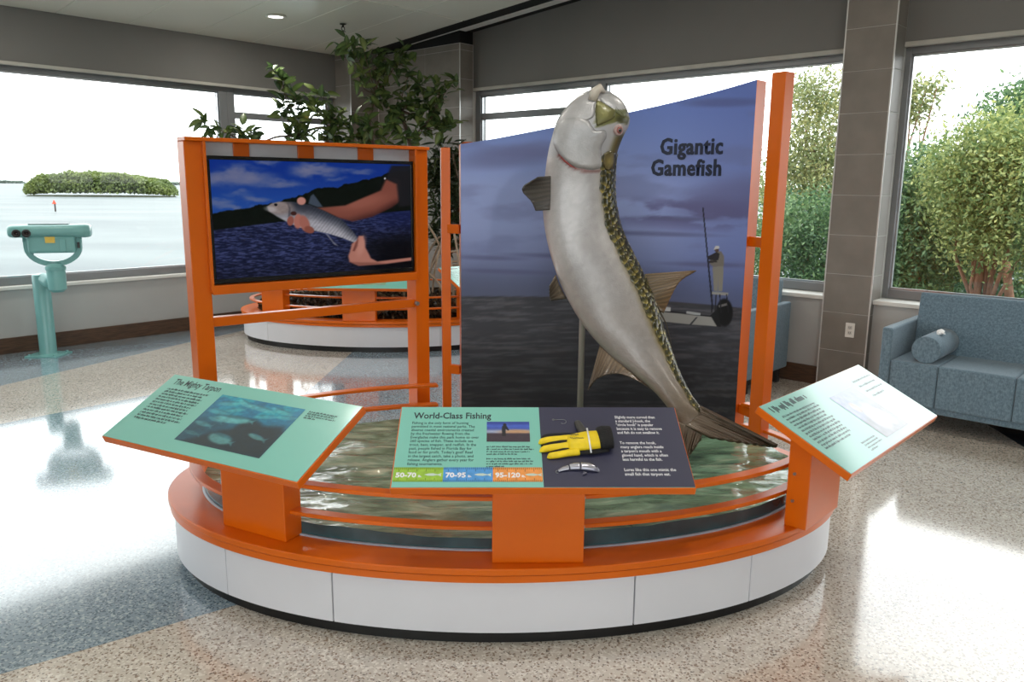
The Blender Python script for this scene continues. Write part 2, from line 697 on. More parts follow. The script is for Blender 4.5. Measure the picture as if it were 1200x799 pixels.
# linear air diffuser in the slot
root = room_obj(empty('linear_diffuser'))
tag(root, 'long slim grey linear air diffuser in the black ceiling slot', 'air diffuser')
for k, (xa, xb, dz) in enumerate(((6.600, 6.638, 0.0), (6.646, 6.672, 0.0), (6.680, 6.718, 0.0))):
    m_ = MB()
    ya, yb = -4.0, 7.75
    vs = [(xa, ya, ceil_z(ya) + dz), (xb, ya, ceil_z(ya) + dz), (xb, yb, ceil_z(yb) + dz), (xa, yb, ceil_z(yb) + dz)]
    vs += [(a, b, c + 0.006) for a, b, c in vs]
    m_.add(vs, [(0, 3, 2, 1), (4, 5, 6, 7), (0, 1, 5, 4), (1, 2, 6, 5), (2, 3, 7, 6), (3, 0, 4, 7)])
    m_.build('slat', mat('light_grey_diffuser_metal', (214, 214, 210), rough=0.4), root)
# ---- walls
def window(idx, axis, a0, a1, z0, z1, plane, sign, transom=None, fw=0.09, inner=None):
    """axis 'x': window in a wall along room x at y=plane; 'y': in a wall along y at x=plane. sign: +1 outward"""
    def bx(mb, p0, p1, d0, d1, zz0, zz1):
        lo, hi = sorted((plane + sign * d0, plane + sign * d1))
        if axis == 'x':
            mb.box(p0, p1, lo, hi, zz0, zz1)
        else:
            mb.box(lo, hi, p0, p1, zz0, zz1)
    root = struct(room_obj(empty('window_%d' % idx)))
    fr = MB()
    d0, d1 = 0.0, 0.10
    bx(fr, a0, a0 + fw, d0, d1, z0, z1)
    bx(fr, a1 - fw, a1, d0, d1, z0, z1)
    bx(fr, a0 + fw, a1 - fw, d0, d1, z0, z0 + fw * 0.85)
    bx(fr, a0 + fw, a1 - fw, d0, d1, z1 - fw * 0.75, z1)
    fr.build('window_frame', M_FRAME, root, bevel=0.004)
    g = MB()
    e = 0.014
    i0, i1, j0, j1 = a0 + fw, a1 - fw, z0 + fw * 0.85, z1 - fw * 0.75
    bx(g, i0, i0 + e, 0.02, 0.05, j0, j1)
    bx(g, i1 - e, i1, 0.02, 0.05, j0, j1)
    bx(g, i0, i1, 0.02, 0.05, j0, j0 + e)
    bx(g, i0, i1, 0.02, 0.05, j1 - e, j1)
    g.build('glazing_bead', M_STEEL, root)
    if transom:
        t = MB()
        bx(t, i0, i1, 0.01, 0.09, transom - 0.035, transom + 0.035)
        t.build('transom_bar', M_FRAME, root, bevel=0.004)
        spans = ((j0, transom - 0.035), (transom + 0.035, j1))
    else:
        spans = ((j0, j1),)
    for (zz0, zz1) in spans:
        p = MB()
        bx(p, i0, i1, 0.05, 0.056, zz0, zz1)
        p.build('pane', M_GLASS, root)
    # sampling portal for the daylight
    L = bpy.data.lights.new('daylight_portal', 'AREA')
    L.shape = 'RECTANGLE'
    L.size, L.size_y = i1 - i0, j1 - j0
    L.cycles.is_portal = True
    lo = bpy.data.objects.new('daylight_portal', L)
    C.objects.link(lo)
    mid, zm = (i0 + i1) / 2, (j0 + j1) / 2
    pos = room(mid, plane + sign * 0.11, zm) if axis == 'x' else room(plane + sign * 0.11, mid, zm)
    nrm = room(0, -sign) if axis == 'x' else room(-sign, 0)
    lo.matrix_world = Matrix.Translation(pos) @ nrm.to_track_quat('-Z', 'Z').to_matrix().to_4x4()
    return root


# left (sea) wall
YL = 8.75
w = MB()
w.box(X_L, 6.9, YL, YL + 0.35, -0.1, 0.64)
w_l = struct(room_obj(w.build('wall_left', M_LOWWALL)))
MB().box(X_L, 6.9, 8.73, 9.1, 2.75, 3.9).build('header', M_HEADER, w_l)
MB().box(X_L, 6.4, 8.715, 8.76, 2.72, 2.752).build('header_lip', mat('pale_grey_lip', (176, 174, 166), rough=0.5), w_l, bevel=0.004)
MB().box(X_L, 6.25, 8.71, 9.05, 0.62, 0.655).build('sill', M_SILL, w_l, bevel=0.006)
struct(room_obj(MB().box(X_L, 6.3, 8.728, 8.75, 0.0, 0.155).build('baseboard_left', M_WOOD, bevel=0.004)))
window(1, 'x', -3.6, 1.0, 0.655, 2.74, 8.80, 1)
window(2, 'x', 1.0, 4.73, 0.655, 2.74, 8.80, 1)
window(3, 'x', 4.73, 6.18, 0.655, 2.74, 8.80, 1, transom=2.43)

# right (tree) wall
w = MB()
w.box(6.68, 7.05, Y_B, 9.1, -0.1, 0.75)
w_r = struct(room_obj(w.build('wall_right', M_LOWWALL)))
MB().box(6.83, 7.2, Y_B, 9.1, 2.77, 4.7).build('header', M_HEADER, w_r)
MB().box(6.815, 6.86, Y_B, 6.95, 2.735, 2.772).build('header_lip', MATS['pale_grey_lip'], w_r, bevel=0.004)
MB().box(6.655, 7.0, Y_B, 6.95, 0.735, 0.77).build('sill', M_SILL, w_r, bevel=0.006)
struct(room_obj(MB().box(6.655, 6.68, 2.5, 6.95, 0.0, 0.155).build('baseboard_right', M_WOOD, bevel=0.004)))
struct(room_obj(MB().box(6.655, 6.68, Y_B, 2.15, 0.0, 0.155).build('baseboard_near', M_WOOD, bevel=0.004)))
window(4, 'y', 5.13, 6.93, 0.77, 2.75, 6.87, 1, transom=2.45)
window(5, 'y', 2.45, 5.13, 0.77, 2.75, 6.87, 1)
window(6, 'y', -1.1, 2.20, 0.77, 2.75, 6.87, 1)
window(7, 'y', -4.6, -1.1, 0.77, 2.75, 6.87, 1)

# walls behind the viewer; their unseen windows are added to light the exhibit front
ws = struct(room_obj(MB().box(X_L - 0.2, X_L, Y_B, 9.1, -0.1, 0.45).build('wall_side', M_LOWWALL)))
MB().box(X_L - 0.2, X_L, Y_B, 9.1, 3.0, 4.8).build('header', M_HEADER, ws)
wb_ = struct(room_obj(MB().box(X_L, 7.2, Y_B - 0.2, Y_B, -0.1, 0.45).build('wall_back', M_LOWWALL)))
MB().box(X_L, 7.2, Y_B - 0.2, Y_B, 3.0, 4.8).build('header', M_HEADER, wb_)
MB().box(X_L - 0.2, X_L, 1.9, 9.1, 0.45, 3.0).build('solid_bay', M_LOWWALL, ws)
for k in range(2):
    window(8 + k, 'y', -5.0 + 3.45 * k, -5.0 + 3.45 * (k + 1), 0.45, 3.0, X_L - 0.05, -1)
window(12, 'x', -4.0, -0.4, 0.45, 3.0, Y_B - 0.05, -1)
MB().box(-0.4, 7.2, Y_B - 0.2, Y_B, 0.45, 3.0).build('solid_bay', M_LOWWALL, wb_)


# tiled column between the windows
def tiled(name, core, faces, z_joint, dz, ztop, trims):
    """core box behind, tiles as parts: faces = list of (axis, plane, a0, a1 splits, outward)"""
    root = struct(room_obj(empty(name)))
    MB().box(*core).build('core', M_GROUT, root)
    zs = [z_joint + dz * k for k in range(-12, 12) if 0.01 < z_joint + dz * k < ztop - 0.02]
    zs = [0.0] + zs + [ztop]
    g = 0.0025
    for (axis, plane, splits, t) in faces:
        for a0, a1 in zip(splits[:-1], splits[1:]):
            for z0, z1 in zip(zs[:-1], zs[1:]):
                m_ = MB()
                lo, hi = min(plane, plane + t), max(plane, plane + t)
                if axis == 'x':
                    m_.box(lo, hi, a0 + g, a1 - g, z0 + g, z1 - g)
                else:
                    m_.box(a0 + g, a1 - g, lo, hi, z0 + g, z1 - g)
                m_.build('tile', M_TILE, root, bevel=0.0015, seg=1)
    for (x, y) in trims:
        MB().box(x - 0.005, x + 0.005, y - 0.005, y + 0.005, 0, ztop).build('edge_trim', M_TRIM, root)
    return root


col = tiled('wall_column', (6.603, 6.95, 2.153, 2.525, 0, 3.9),
            [('x', 6.60, [2.156, 2.53], 0.012), ('y', 2.150, [6.606, 6.82], 0.012)], 1.602 + 0.318 * 0.0, 0.318, 3.78,
            [(6.602, 2.153), (6.602, 2.530)])
cor = tiled('wall_corner', (6.613, 6.89, 6.915, 9.0, 0, 3.254),
            [('x', 6.61, [6.92, 7.52, 8.12, 8.42], 0.012), ('y', 6.912, [6.615, 6.82], 0.012)], 1.59, 0.318, 3.25,
            [(6.612, 6.915)])
cor2 = tiled('wall_corner_return', (6.181, 6.62, 8.423, 9.0, 0, 3.27),
             [('y', 8.42, [6.185, 6.615], 0.012), ('x', 6.178, [8.425, 8.80], 0.012)], 1.59, 0.318, 3.27,
             [(6.182, 8.422), (6.605, 8.415)])

# wall socket on the column
sock = empty('wall_socket', room(6.595, 2.29, 0.515), RZ)
tag(sock, 'white wall socket plate low on the grey tiled column', 'socket')
MB().box(-0.004, 0.004, -0.037, 0.037, -0.06, 0.06).build('cover_plate', mat('white_plastic', (232, 230, 224), rough=0.35), sock, bevel=0.003)
for dz in (0.022, -0.022):
    s_ = MB().box(-0.007, 0, -0.017, 0.017, dz - 0.015, dz + 0.015).build('outlet', mat('pale_grey_plastic', (206, 204, 198), rough=0.4), sock, bevel=0.003)
    q = MB()
    q.box(-0.008, 0, -0.008, -0.005, dz - 0.004, dz + 0.008)
    q.box(-0.008, 0, 0.005, 0.008, dz - 0.004, dz + 0.008)
    q.box(-0.008, 0, -0.002, 0.002, dz - 0.011, dz - 0.007)
    q.build('slot', M_BLACK, s_)

# ceiling downlights: one is in view, the grid of others is added for light
def downlight(x, y, label, watts):
    z = ceil_z(y)
    r = empty('downlight', room(x, y, z - 0.002), RZ)
    r.rotation_euler = (0, 0, RZ)
    tag(r, label, 'ceiling light', 'recessed ceiling downlights')
    MB().lathe([(0.075, 0.004), (0.105, 0.003), (0.105, -0.006), (0.085, -0.010), (0.075, -0.004)], 28).build('trim_ring', mat('white_trim_ring', (236, 234, 226), rough=0.4), r, smooth=True)
    MB().lathe([(0.0, 0.0), (0.076, 0.0), (0.076, -0.004), (0.0, -0.006)], 28).build('lens', glow_mat('lamp_lens', 4.0), r)
    L = bpy.data.lights.new('downlight_lamp', 'AREA')
    L.shape, L.size, L.energy, L.color = 'DISK', 0.15, watts, (1.0, 0.95, 0.86)
    lo = bpy.data.objects.new('downlight_lamp', L)
    C.objects.link(lo)
    lo.parent = r
    lo.location = (0, 0, -0.03)
    return r


downlight(4.68, 7.61, 'round glowing recessed downlight in the white ceiling near the leafy tree', DOWNLIGHT_W)
DL = ('near the sea wall left of the picture', 'at the far left end by the sea wall', 'above the right end of the exhibit', 'above the open floor left of the exhibit', 'over the far left floor', 'in front of the right-hand sofa', 'straight above the viewer', 'left behind the viewer', 'behind the viewer toward the right windows', 'far behind the viewer')
for k, (x, y) in enumerate(((1.9, 7.6), (-1.0, 7.6), (4.68, 4.5), (1.9, 4.5), (-1.0, 4.5), (4.68, 1.4), (1.9, 1.4), (-1.0, 1.4), (4.68, -1.7), (1.9, -1.7))):
    downlight(x, y, 'added unseen ceiling downlight ' + DL[k], DOWNLIGHT_W)


def spotlight(u, v, aim, label, watts, size=38):
    z = 3.25
    r = empty('spotlight', (u, v, z))
    tag(r, label, 'spotlight', 'ceiling spotlights over the exhibit')
    d = (Vector(aim) - Vector((u, v, z))).normalized()
    R = d.to_track_quat('-Z', 'Y').to_matrix().to_4x4()
    MB().lathe([(0.0, 0.12), (0.045, 0.12), (0.05, 0.0), (0.05, -0.02), (0.042, -0.02), (0.04, 0.03), (0.0, 0.03)], 20, R).build('can', M_BLACK, r, smooth=True)
    MB().tube([(0, 0, 0.05), (0, 0, ceil_z(v * SA - u * CA) - z + 0.01)], 0.012).build('stem', M_BLACK, r)
    L = bpy.data.lights.new('spot_lamp', 'SPOT')
    L.energy, L.spot_size, L.spot_blend, L.shadow_soft_size = watts, math.radians(size), 0.8, 0.03
    L.color = (1.0, 0.96, 0.9)
    lo = bpy.data.objects.new('spot_lamp', L)
    C.objects.link(lo)
    lo.parent = r
    lo.matrix_local = R @ Matrix.Translation((0, 0, -0.03))


spotlight(1.25, 1.9, (0.35, 4.2, 1.3), 'black spotlight above the viewer aimed at the tarpon', SPOT_W, 52)
spotlight(-0.6, 1.7, (0.0, 3.3, 0.6), 'black spotlight above the viewer aimed at the water', SPOT_W * 0.8, 60)

# sprinkler head
sp = empty('sprinkler', room(5.40, 7.46, ceil_z(7.46)), RZ)
tag(sp, 'small dark sprinkler head hanging from the white ceiling', 'sprinkler')
MB().lathe([(0.035, 0.0), (0.035, -0.006), (0.012, -0.012), (0.012, -0.035)], 16).build('escutcheon', mat('dark_bronze', (52, 48, 42), rough=0.4, metal=0.6), sp, smooth=True)
q = MB()
q.tube([(-0.018, 0, -0.03), (-0.02, 0, -0.055), (0, 0, -0.075)], 0.004, 6)
q.tube([(0.018, 0, -0.03), (0.02, 0, -0.055), (0, 0, -0.075)], 0.004, 6)
q.build('frame_arms', MATS['dark_bronze'], sp)
MB().lathe([(0.0, -0.075), (0.03, -0.077), (0.03, -0.08), (0.0, -0.08)], 12).build('deflector', MATS['dark_bronze'], sp)

# ================================================================== OUTDOORS
SEA_Z = -4.2
sea_m = mat('grey_green_sea', (88, 96, 98), rough=0.5, spec=0.1, col2=(108, 116, 116), vscale=0.02, bump=0.5, bscale=0.6, stretch=(1, 3.0, 1), detail=6)
sea = struct(MB().box(-9000, 9000, -9000, 16000, SEA_Z - 1, SEA_Z).build('sea', sea_m))


def leaf_cloud(name, centers, size, cols, m, parent, seed, up=0.25, aspect=0.45):
    """one foliage mesh of small folded leaves; cols (N,3) display colours"""
    r = np.random.RandomState(seed)
    n = len(centers)
    d = r.normal(size=(n, 3))
    d[:, 2] -= up
    d /= np.linalg.norm(d, axis=1)[:, None]
    q = r.normal(size=(n, 3))
    s = np.cross(d, q)
    s /= np.linalg.norm(s, axis=1)[:, None]
    L = size * r.uniform(0.7, 1.3, n)[:, None]
    c = np.asarray(centers)
    nn = np.cross(d, s)
    a = c - d * L * 0.5
    b = c + s * L * aspect * 0.5 + nn * L * 0.06
    t = c + d * L * 0.5
    e = c - s * L * aspect * 0.5 + nn * L * 0.06
    V = np.stack([a, b, t, e], 1).reshape(-1, 3)
    F = np.arange(4 * n).reshape(-1, 4)
    me = raw_mesh(name, V, F)
    set_col(me, np.repeat(lin(np.clip(cols, 0, 255)), 4, axis=0))
    return link(name, me, m, parent)


def leaf_material(name, translucent=0.35, rough=0.5):
    m = bpy.data.materials.new(name)
    m.use_nodes = True
    n, l = m.node_tree.nodes, m.node_tree.links
    b = n['Principled BSDF']
    b.inputs['Roughness'].default_value = rough
    a = n.new('ShaderNodeAttribute')
    a.attribute_name = 'Col'
    l.new(a.outputs['Color'], b.inputs['Base Color'])
    tr = n.new('ShaderNodeBsdfTranslucent')
    l.new(a.outputs['Color'], tr.inputs['Color'])
    mx = n.new('ShaderNodeMixShader')
    mx.inputs['Fac'].default_value = translucent
    l.new(b.outputs['BSDF'], mx.inputs[1])
    l.new(tr.outputs['BSDF'], mx.inputs[2])
    l.new(mx.outputs['Shader'], n['Material Output'].inputs['Surface'])
    return m


M_LEAF = leaf_material('outdoor_leaves')
M_BARK = mat('grey_brown_bark', (136, 98, 76), rough=0.85, var=0.2, vscale=8, bump=0.4, bscale=30)

# the island
vi = 330.0
c0 = at(99, 230, vi)
isl = empty('mangrove_island', (c0.x, vi + 14, SEA_Z))
tag(isl, 'low round island covered in green mangroves out on the water', 'island')
r = np.random.RandomState(4)
n = 26000
ang, rad = r.uniform(0, 2 * PI, n), np.sqrt(r.uniform(0, 1, n))
x, y = 32.0 * rad * np.cos(ang), 15.0 * rad * np.sin(ang)
topz = 8.6 * (1 - (np.abs(x) / 33.0) ** 3.2) ** 0.7 * (0.78 + 0.5 * fbm(x * 0.16 + 20, y * 0.16 + 9, 5))
z = topz * np.sqrt(r.uniform(0.02, 1.0, n))
g = r.uniform(0, 1, n)
k = fbm(x * .2 + 50, y * .2 + z * .3 + 50, 8)
cols = np.stack([70 + 60 * k + 16 * g, 88 + 54 * k + 16 * g, 52 + 28 * k], -1)
leaf_cloud('canopy', np.stack([x, y, z + 0.3], -1), 1.25, cols, M_LEAF, isl, 6, aspect=0.7)['kind'] = 'stuff'
q = MB()
q.prism([(31 * math.cos(a), 14 * math.sin(a)) for a in np.linspace(0, 2 * PI, 36, endpoint=False)], -0.5, 0.35)
q.build('shore', mat('dark_mangrove_mud', (70, 74, 50), rough=0.9), isl)
# the far shores
for (pa, pb, vv, lab) in ((-60, 26, 2600, 'thin distant wooded shoreline left of the green island'), (186, 226, 2300, 'thin distant wooded shoreline right of the green island')):
    A_, B_ = at(pa, 213, vv), at(pb, 213, vv)
    sh = empty('far_shoreline', ((A_.x + B_.x) / 2, vv, SEA_Z))
    tag(sh, lab, 'shoreline')
    n = 2500
    wx = abs(B_.x - A_.x)
    x = r.uniform(-wx / 2, wx / 2, n)
    pts = np.stack([x, r.uniform(-20, 20, n), r.uniform(0, 1, n) * (6.5 + 4 * fbm(x * .02 + 7, x * 0 + 3, 2))], -1)
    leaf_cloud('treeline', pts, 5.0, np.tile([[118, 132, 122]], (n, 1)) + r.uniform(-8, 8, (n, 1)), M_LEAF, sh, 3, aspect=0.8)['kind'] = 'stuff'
# channel marker
mk = at(65, 247, 162)
mk_o = empty('channel_marker', (mk.x, 162, SEA_Z))
tag(mk_o, 'thin channel marker post with red board standing in the water', 'marker')
MB().tube([(0, 0, -1), (0, 0, 2.0)], 0.16, 10).build('post', mat('wet_dark_timber', (58, 50, 46), rough=0.7), mk_o)
MB().prism([(-0.45, 0), (0.45, 0), (0, 0.85)], -0.04, 0.04, Matrix.Translation((0, -0.2, 1.5)) @ Matrix.Rotation(PI / 2, 4, 'X')).build('board', mat('marker_red', (206, 74, 46), rough=0.5), mk_o)

# trees outside the right-hand windows
def outdoor_tree(label, base, trunk_top, blobs, n, size, tint, seed, sparse=1.0):
    """base/trunk_top room coords; blobs = [(x,y,z,r)] crown clumps"""
    rr = np.random.RandomState(seed)
    b = room(*base)
    root = empty('tree', b)
    tag(root, label, 'tree', 'trees outside the windows')
    t = room(*trunk_top) - b
    tr = MB()
    pts = [Vector((0, 0, 0)), t * 0.35 + Vector((0.15, 0, 0)), t * 0.7 + Vector((-0.1, 0.1, 0)), t]
    tr.tube([tuple(p) for p in pts], [0.12, 0.09, 0.065, 0.04], 8)
    tr.build('trunk', M_BARK, root, smooth=True)
    C_, K_ = [], []
    tot = sum(q[3] ** 2 for q in blobs)
    br = MB()
    for (x, y, z, rad) in blobs:
        c = room(x, y, z) - b
        mid = (t * 0.75 + c) / 2 + Vector((rr.uniform(-.2, .2), rr.uniform(-.2, .2), -0.2))
        br.tube([tuple(t * 0.7), tuple(mid), tuple(c)], [0.032, 0.022, 0.008], 6)
        m = int(n * rad ** 2 / tot)
        # leaves gather in sprays
        ns = max(4, m // 14)
        dr = rr.normal(size=(ns, 3))
        dr /= np.linalg.norm(dr, axis=1)[:, None]
        sp_ = dr * (rad * rr.uniform(0.35, 1.0, ns) ** 0.5)[:, None] * [1, 1, 0.8]
        idx = rr.randint(0, ns, m)
        pts_ = sp_[idx] + rr.normal(size=(m, 3)) * 0.13 * sparse
        C_.append(pts_ + np.array(c))
        hue = rr.uniform(0, 1, ns)[idx]
        K_.append(np.stack([hue, rr.uniform(0, 1, m)], -1))
    br.build('branches', M_BARK, root, smooth=True)
    P = np.concatenate(C_)
    K = np.concatenate(K_)
    c0, c1 = np.array(tint[0]), np.array(tint[1])
    cols = c0 + (c1 - c0) * (K[:, :1] * 0.7 + K[:, 1:] * 0.3)
    leaf_cloud('foliage', P, size, cols, M_LEAF, root, seed + 1)['kind'] = 'stuff'
    return root


GR, YG, OL = ((60, 94, 66), (140, 166, 108)), ((86, 116, 70), (204, 202, 126)), ((98, 118, 78), (202, 194, 132))


def blob(px, py, X, rad):                # a crown clump seen there in the plane x = X of the room
    p = on_plane(px, py, room(X, 0), room(1, 0))
    return (p.x * SA + p.y * CA, -p.x * CA + p.y * SA, p.z, rad)


def gnd(px, X):
    b_ = blob(px, 330, X, 1)
    return (b_[0], b_[1], SEA_Z + 0.6)


outdoor_tree('tall loose tree with yellowish leaves outside between orange post and tiled column', gnd(955, 16), blob(958, 190, 16, 1)[:3],
             [blob(966, 105, 16, 0.55), blob(944, 120, 16, 0.5), blob(972, 150, 16, 0.7), blob(950, 175, 16, 0.8), blob(935, 200, 16, .7), blob(975, 215, 16, 0.8), blob(946, 235, 16, 0.8)], 15000, 0.085, OL, 31)
outdoor_tree('dense green bush outside below the loose tree left of the tiled column', gnd(940, 14.5), blob(945, 290, 14.5, 1)[:3],
             [blob(930, 270, 14.5, 0.8), blob(960, 265, 14.5, 0.8), blob(985, 280, 14.5, .8), blob(935, 315, 14.5, 0.9), blob(970, 320, 14.5, 0.9), blob(905, 300, 14.5, .8), blob(1000, 320, 14.5, .9)], 18000, 0.085, GR, 32)
outdoor_tree('bright green leafy tree outside right behind the tiled column', gnd(1085, 13.5), blob(1085, 255, 13.5, 1)[:3],
             [blob(1075, 210, 13.5, 0.55), blob(1100, 215, 13.5, 0.6), blob(1055, 240, 13.5, 0.6), blob(1090, 245, 13.5, .7), blob(1070, 280, 13.5, .75), blob(1110, 290, 13.5, .7), blob(1045, 310, 13.5, .7), blob(1085, 320, 13.5, .7)], 24000, 0.078, GR, 33)
outdoor_tree('yellow-green tree with reddish trunk outside above the blue sofa', gnd(1172, 12.5), blob(1160, 260, 12.5, 1)[:3],
             [blob(1130, 200, 12.5, 0.55), blob(1160, 185, 12.5, 0.6), blob(1190, 170, 12.5, .6), blob(1140, 235, 12.5, .6), blob(1185, 225, 12.5, .7), blob(1220, 200, 12.5, .8), blob(1215, 260, 12.5, .8), blob(1150, 275, 12.5, .5)], 30000, 0.07, YG, 34)
outdoor_tree('dark spindly tree top rising at the right edge behind the yellow-green tree', gnd(1210, 15.5), blob(1195, 170, 15.5, 1)[:3],
             [blob(1180, 130, 15.5, 0.45), blob(1200, 125, 15.5, 0.5), blob(1170, 150, 15.5, .4), blob(1205, 160, 15.5, .6), blob(1225, 130, 15.5, .6), blob(1190, 190, 15.5, .6)], 7000, 0.09, GR, 35)
outdoor_tree('sparse branch of a tall tree peeking past the column into the sky', gnd(1048, 17.5), blob(1060, 150, 17.5, 1)[:3],
             [blob(1068, 112, 17.5, .38), blob(1085, 105, 17.5, .28), blob(1098, 102, 17.5, .2), blob(1078, 135, 17.5, .3), blob(1050, 120, 17.5, .5)], 1800, 0.10, OL, 36)
outdoor_tree('low dark green bushes outside behind the trunk above the blue sofa', gnd(1130, 16.5), blob(1130, 310, 16.5, 1)[:3],
             [blob(x_, y_, 16.5, .95) for x_, y_ in ((1060, 290), (1090, 270), (1120, 255), (1150, 250), (1180, 250), (1210, 250), (1070, 325), (1110, 330), (1150, 325), (1190, 320), (1225, 310))], 24000, 0.10, GR, 37)

outdoor_tree('green bush outside hidden by the left half of the mural', gnd(640, 17), blob(640, 300, 17, 1)[:3],
             [blob(x_, y_, 17, .9) for x_, y_ in ((600, 300), (640, 270), (680, 280), (620, 330), (665, 325), (585, 340))], 5000, 0.13, GR, 38)
outdoor_tree('broad green tree outside hidden by the right half of the mural', gnd(800, 17), blob(800, 270, 17, 1)[:3],
             [blob(x_, y_, 17, .95) for x_, y_ in ((740, 290), (775, 240), (810, 220), (850, 225), (880, 240), (760, 320), (815, 300), (860, 300), (720, 325))], 8000, 0.13, OL, 39)
outdoor_tree('leafy green tree outside beyond the right edge of the picture', gnd(1320, 13), blob(1320, 270, 13, 1)[:3],
             [blob(x_, y_, 13, .9) for x_, y_ in ((1270, 250), (1310, 200), (1360, 190), (1400, 220), (1300, 300), (1360, 280), (1430, 280))], 8000, 0.11, GR, 40)

# ================================================================== EXHIBIT PLATFORMS
EC, EROT, EA, EB = Vector((-0.015, 3.565, 0)), math.radians(3.0), 1.535, 0.962
Z_TOE, Z_SK0, Z_SK1, Z_LEDGE = 0.075, 0.058, 0.262, 0.318


def ell_pts(a, b, n=128, t0=0.0, t1=2 * PI, closed=True):
    ts = np.linspace(t0, t1, n, endpoint=not closed)
    return [(a * math.cos(t), b * math.sin(t)) for t in ts]


def ring(mb, a0, b0, a1, b1, z0, z1, n=160, t0=0.0, t1=2 * PI):
    """solid elliptical ring or arc between outer (a0,b0) and inner (a1,b1)"""
    closed = abs(t1 - t0 - 2 * PI) < 1e-6
    ts = np.linspace(t0, t1, n, endpoint=not closed)
    vs = []
    for t in ts:
        c, s = math.cos(t), math.sin(t)
        vs += [(a0 * c, b0 * s, z0), (a0 * c, b0 * s, z1), (a1 * c, b1 * s, z1), (a1 * c, b1 * s, z0)]
    fs = []
    m = n if closed else n - 1
    for i in range(m):
        j = (i + 1) % n
        for k in range(4):
            k2 = (k + 1) % 4
            fs.append((4 * i + k, 4 * j + k, 4 * j + k2, 4 * i + k2))
    if not closed:
        fs.append((0, 1, 2, 3))
        fs.append((4 * (n - 1) + 3, 4 * (n - 1) + 2, 4 * (n - 1) + 1, 4 * (n - 1)))
    mb.add(vs, fs)
    return mb


def platform(name, label, center, rot, seams, rail_arc=(0.0, 2 * PI)):
    root = empty(name, (center[0], center[1], 0), rot)
    tag(root, label, 'exhibit platform', 'oval exhibit platforms')
    MB().prism(ell_pts(EA - 0.055, EB - 0.055, 96), 0.0, Z_TOE).build('toe_kick', M_BLACK, root)
    seams = sorted(seams)
    for t0, t1 in zip(seams, seams[1:] + [seams[0] + 2 * PI]):
        k = max(12, int((t1 - t0) / 0.05))
        e = 0.0022
        ring(MB(), EA - 0.022, EB - 0.022, EA - 0.05, EB - 0.05, Z_SK0, Z_SK1, k, t0 + e, t1 - e).build('skirt_panel', M_WHITE, root, auto=True)
    ring(MB(), EA - 0.006, EB - 0.006, EA - 0.13, EB - 0.13, Z_SK1, Z_SK1 + 0.026).build('ledge_band', M_ORANGE, root, auto=True)
    ring(MB(), EA, EB, EA - 0.185, EB - 0.185, Z_SK1 + 0.029, Z_LEDGE).build('ledge', M_ORANGE, root, auto=True, bevel=0.004)
    MB().prism(ell_pts(EA - 0.12, EB - 0.12, 96), 0.06, 0.255).build('deck', mat('dark_deck_board', (40, 52, 52), rough=0.7), root)
    for z in (0.550, 0.437):
        ring(MB(), EA - 0.095, EB - 0.095, EA - 0.145, EB - 0.145, z - 0.016, z, 160, *rail_arc).build('rail', M_ORANGE, root, auto=True, bevel=0.003)
    return root


def ell_angle(px, py, z):
    p = on_z(px, py, z) - EC
    c, s = math.cos(EROT), math.sin(EROT)
    x, y = (p.x * c + p.y * s), (-p.x * s + p.y * c)
    return math.atan2(y / EB, x / EA)


seams = [ell_angle(281, 668, .15), ell_angle(398, 698, .15), ell_angle(743, 706, .15), ell_angle(880, 680, .15), math.radians(10), math.radians(60), math.radians(110), math.radians(160)]
plat = platform('exhibit_platform', 'oval white platform with orange ledge and rails around the leaping tarpon', EC, EROT, [t % (2 * PI) for t in seams], (1.83, 2 * PI + 0.48))

# steel bolts holding the rails to the pedestals
def bolt(px, py, v, name, parent):
    p = at(px, py, v)
    o = MB().lathe([(0.0, 0.004), (0.006, 0.003), (0.007, 0.0), (0.007, -0.004)], 10).build(name, M_STEEL, parent, smooth=True)
    pm = parent.matrix_basis.inverted() @ p
    o.location = pm
    o.rotation_euler = (PI / 2, 0, 0)


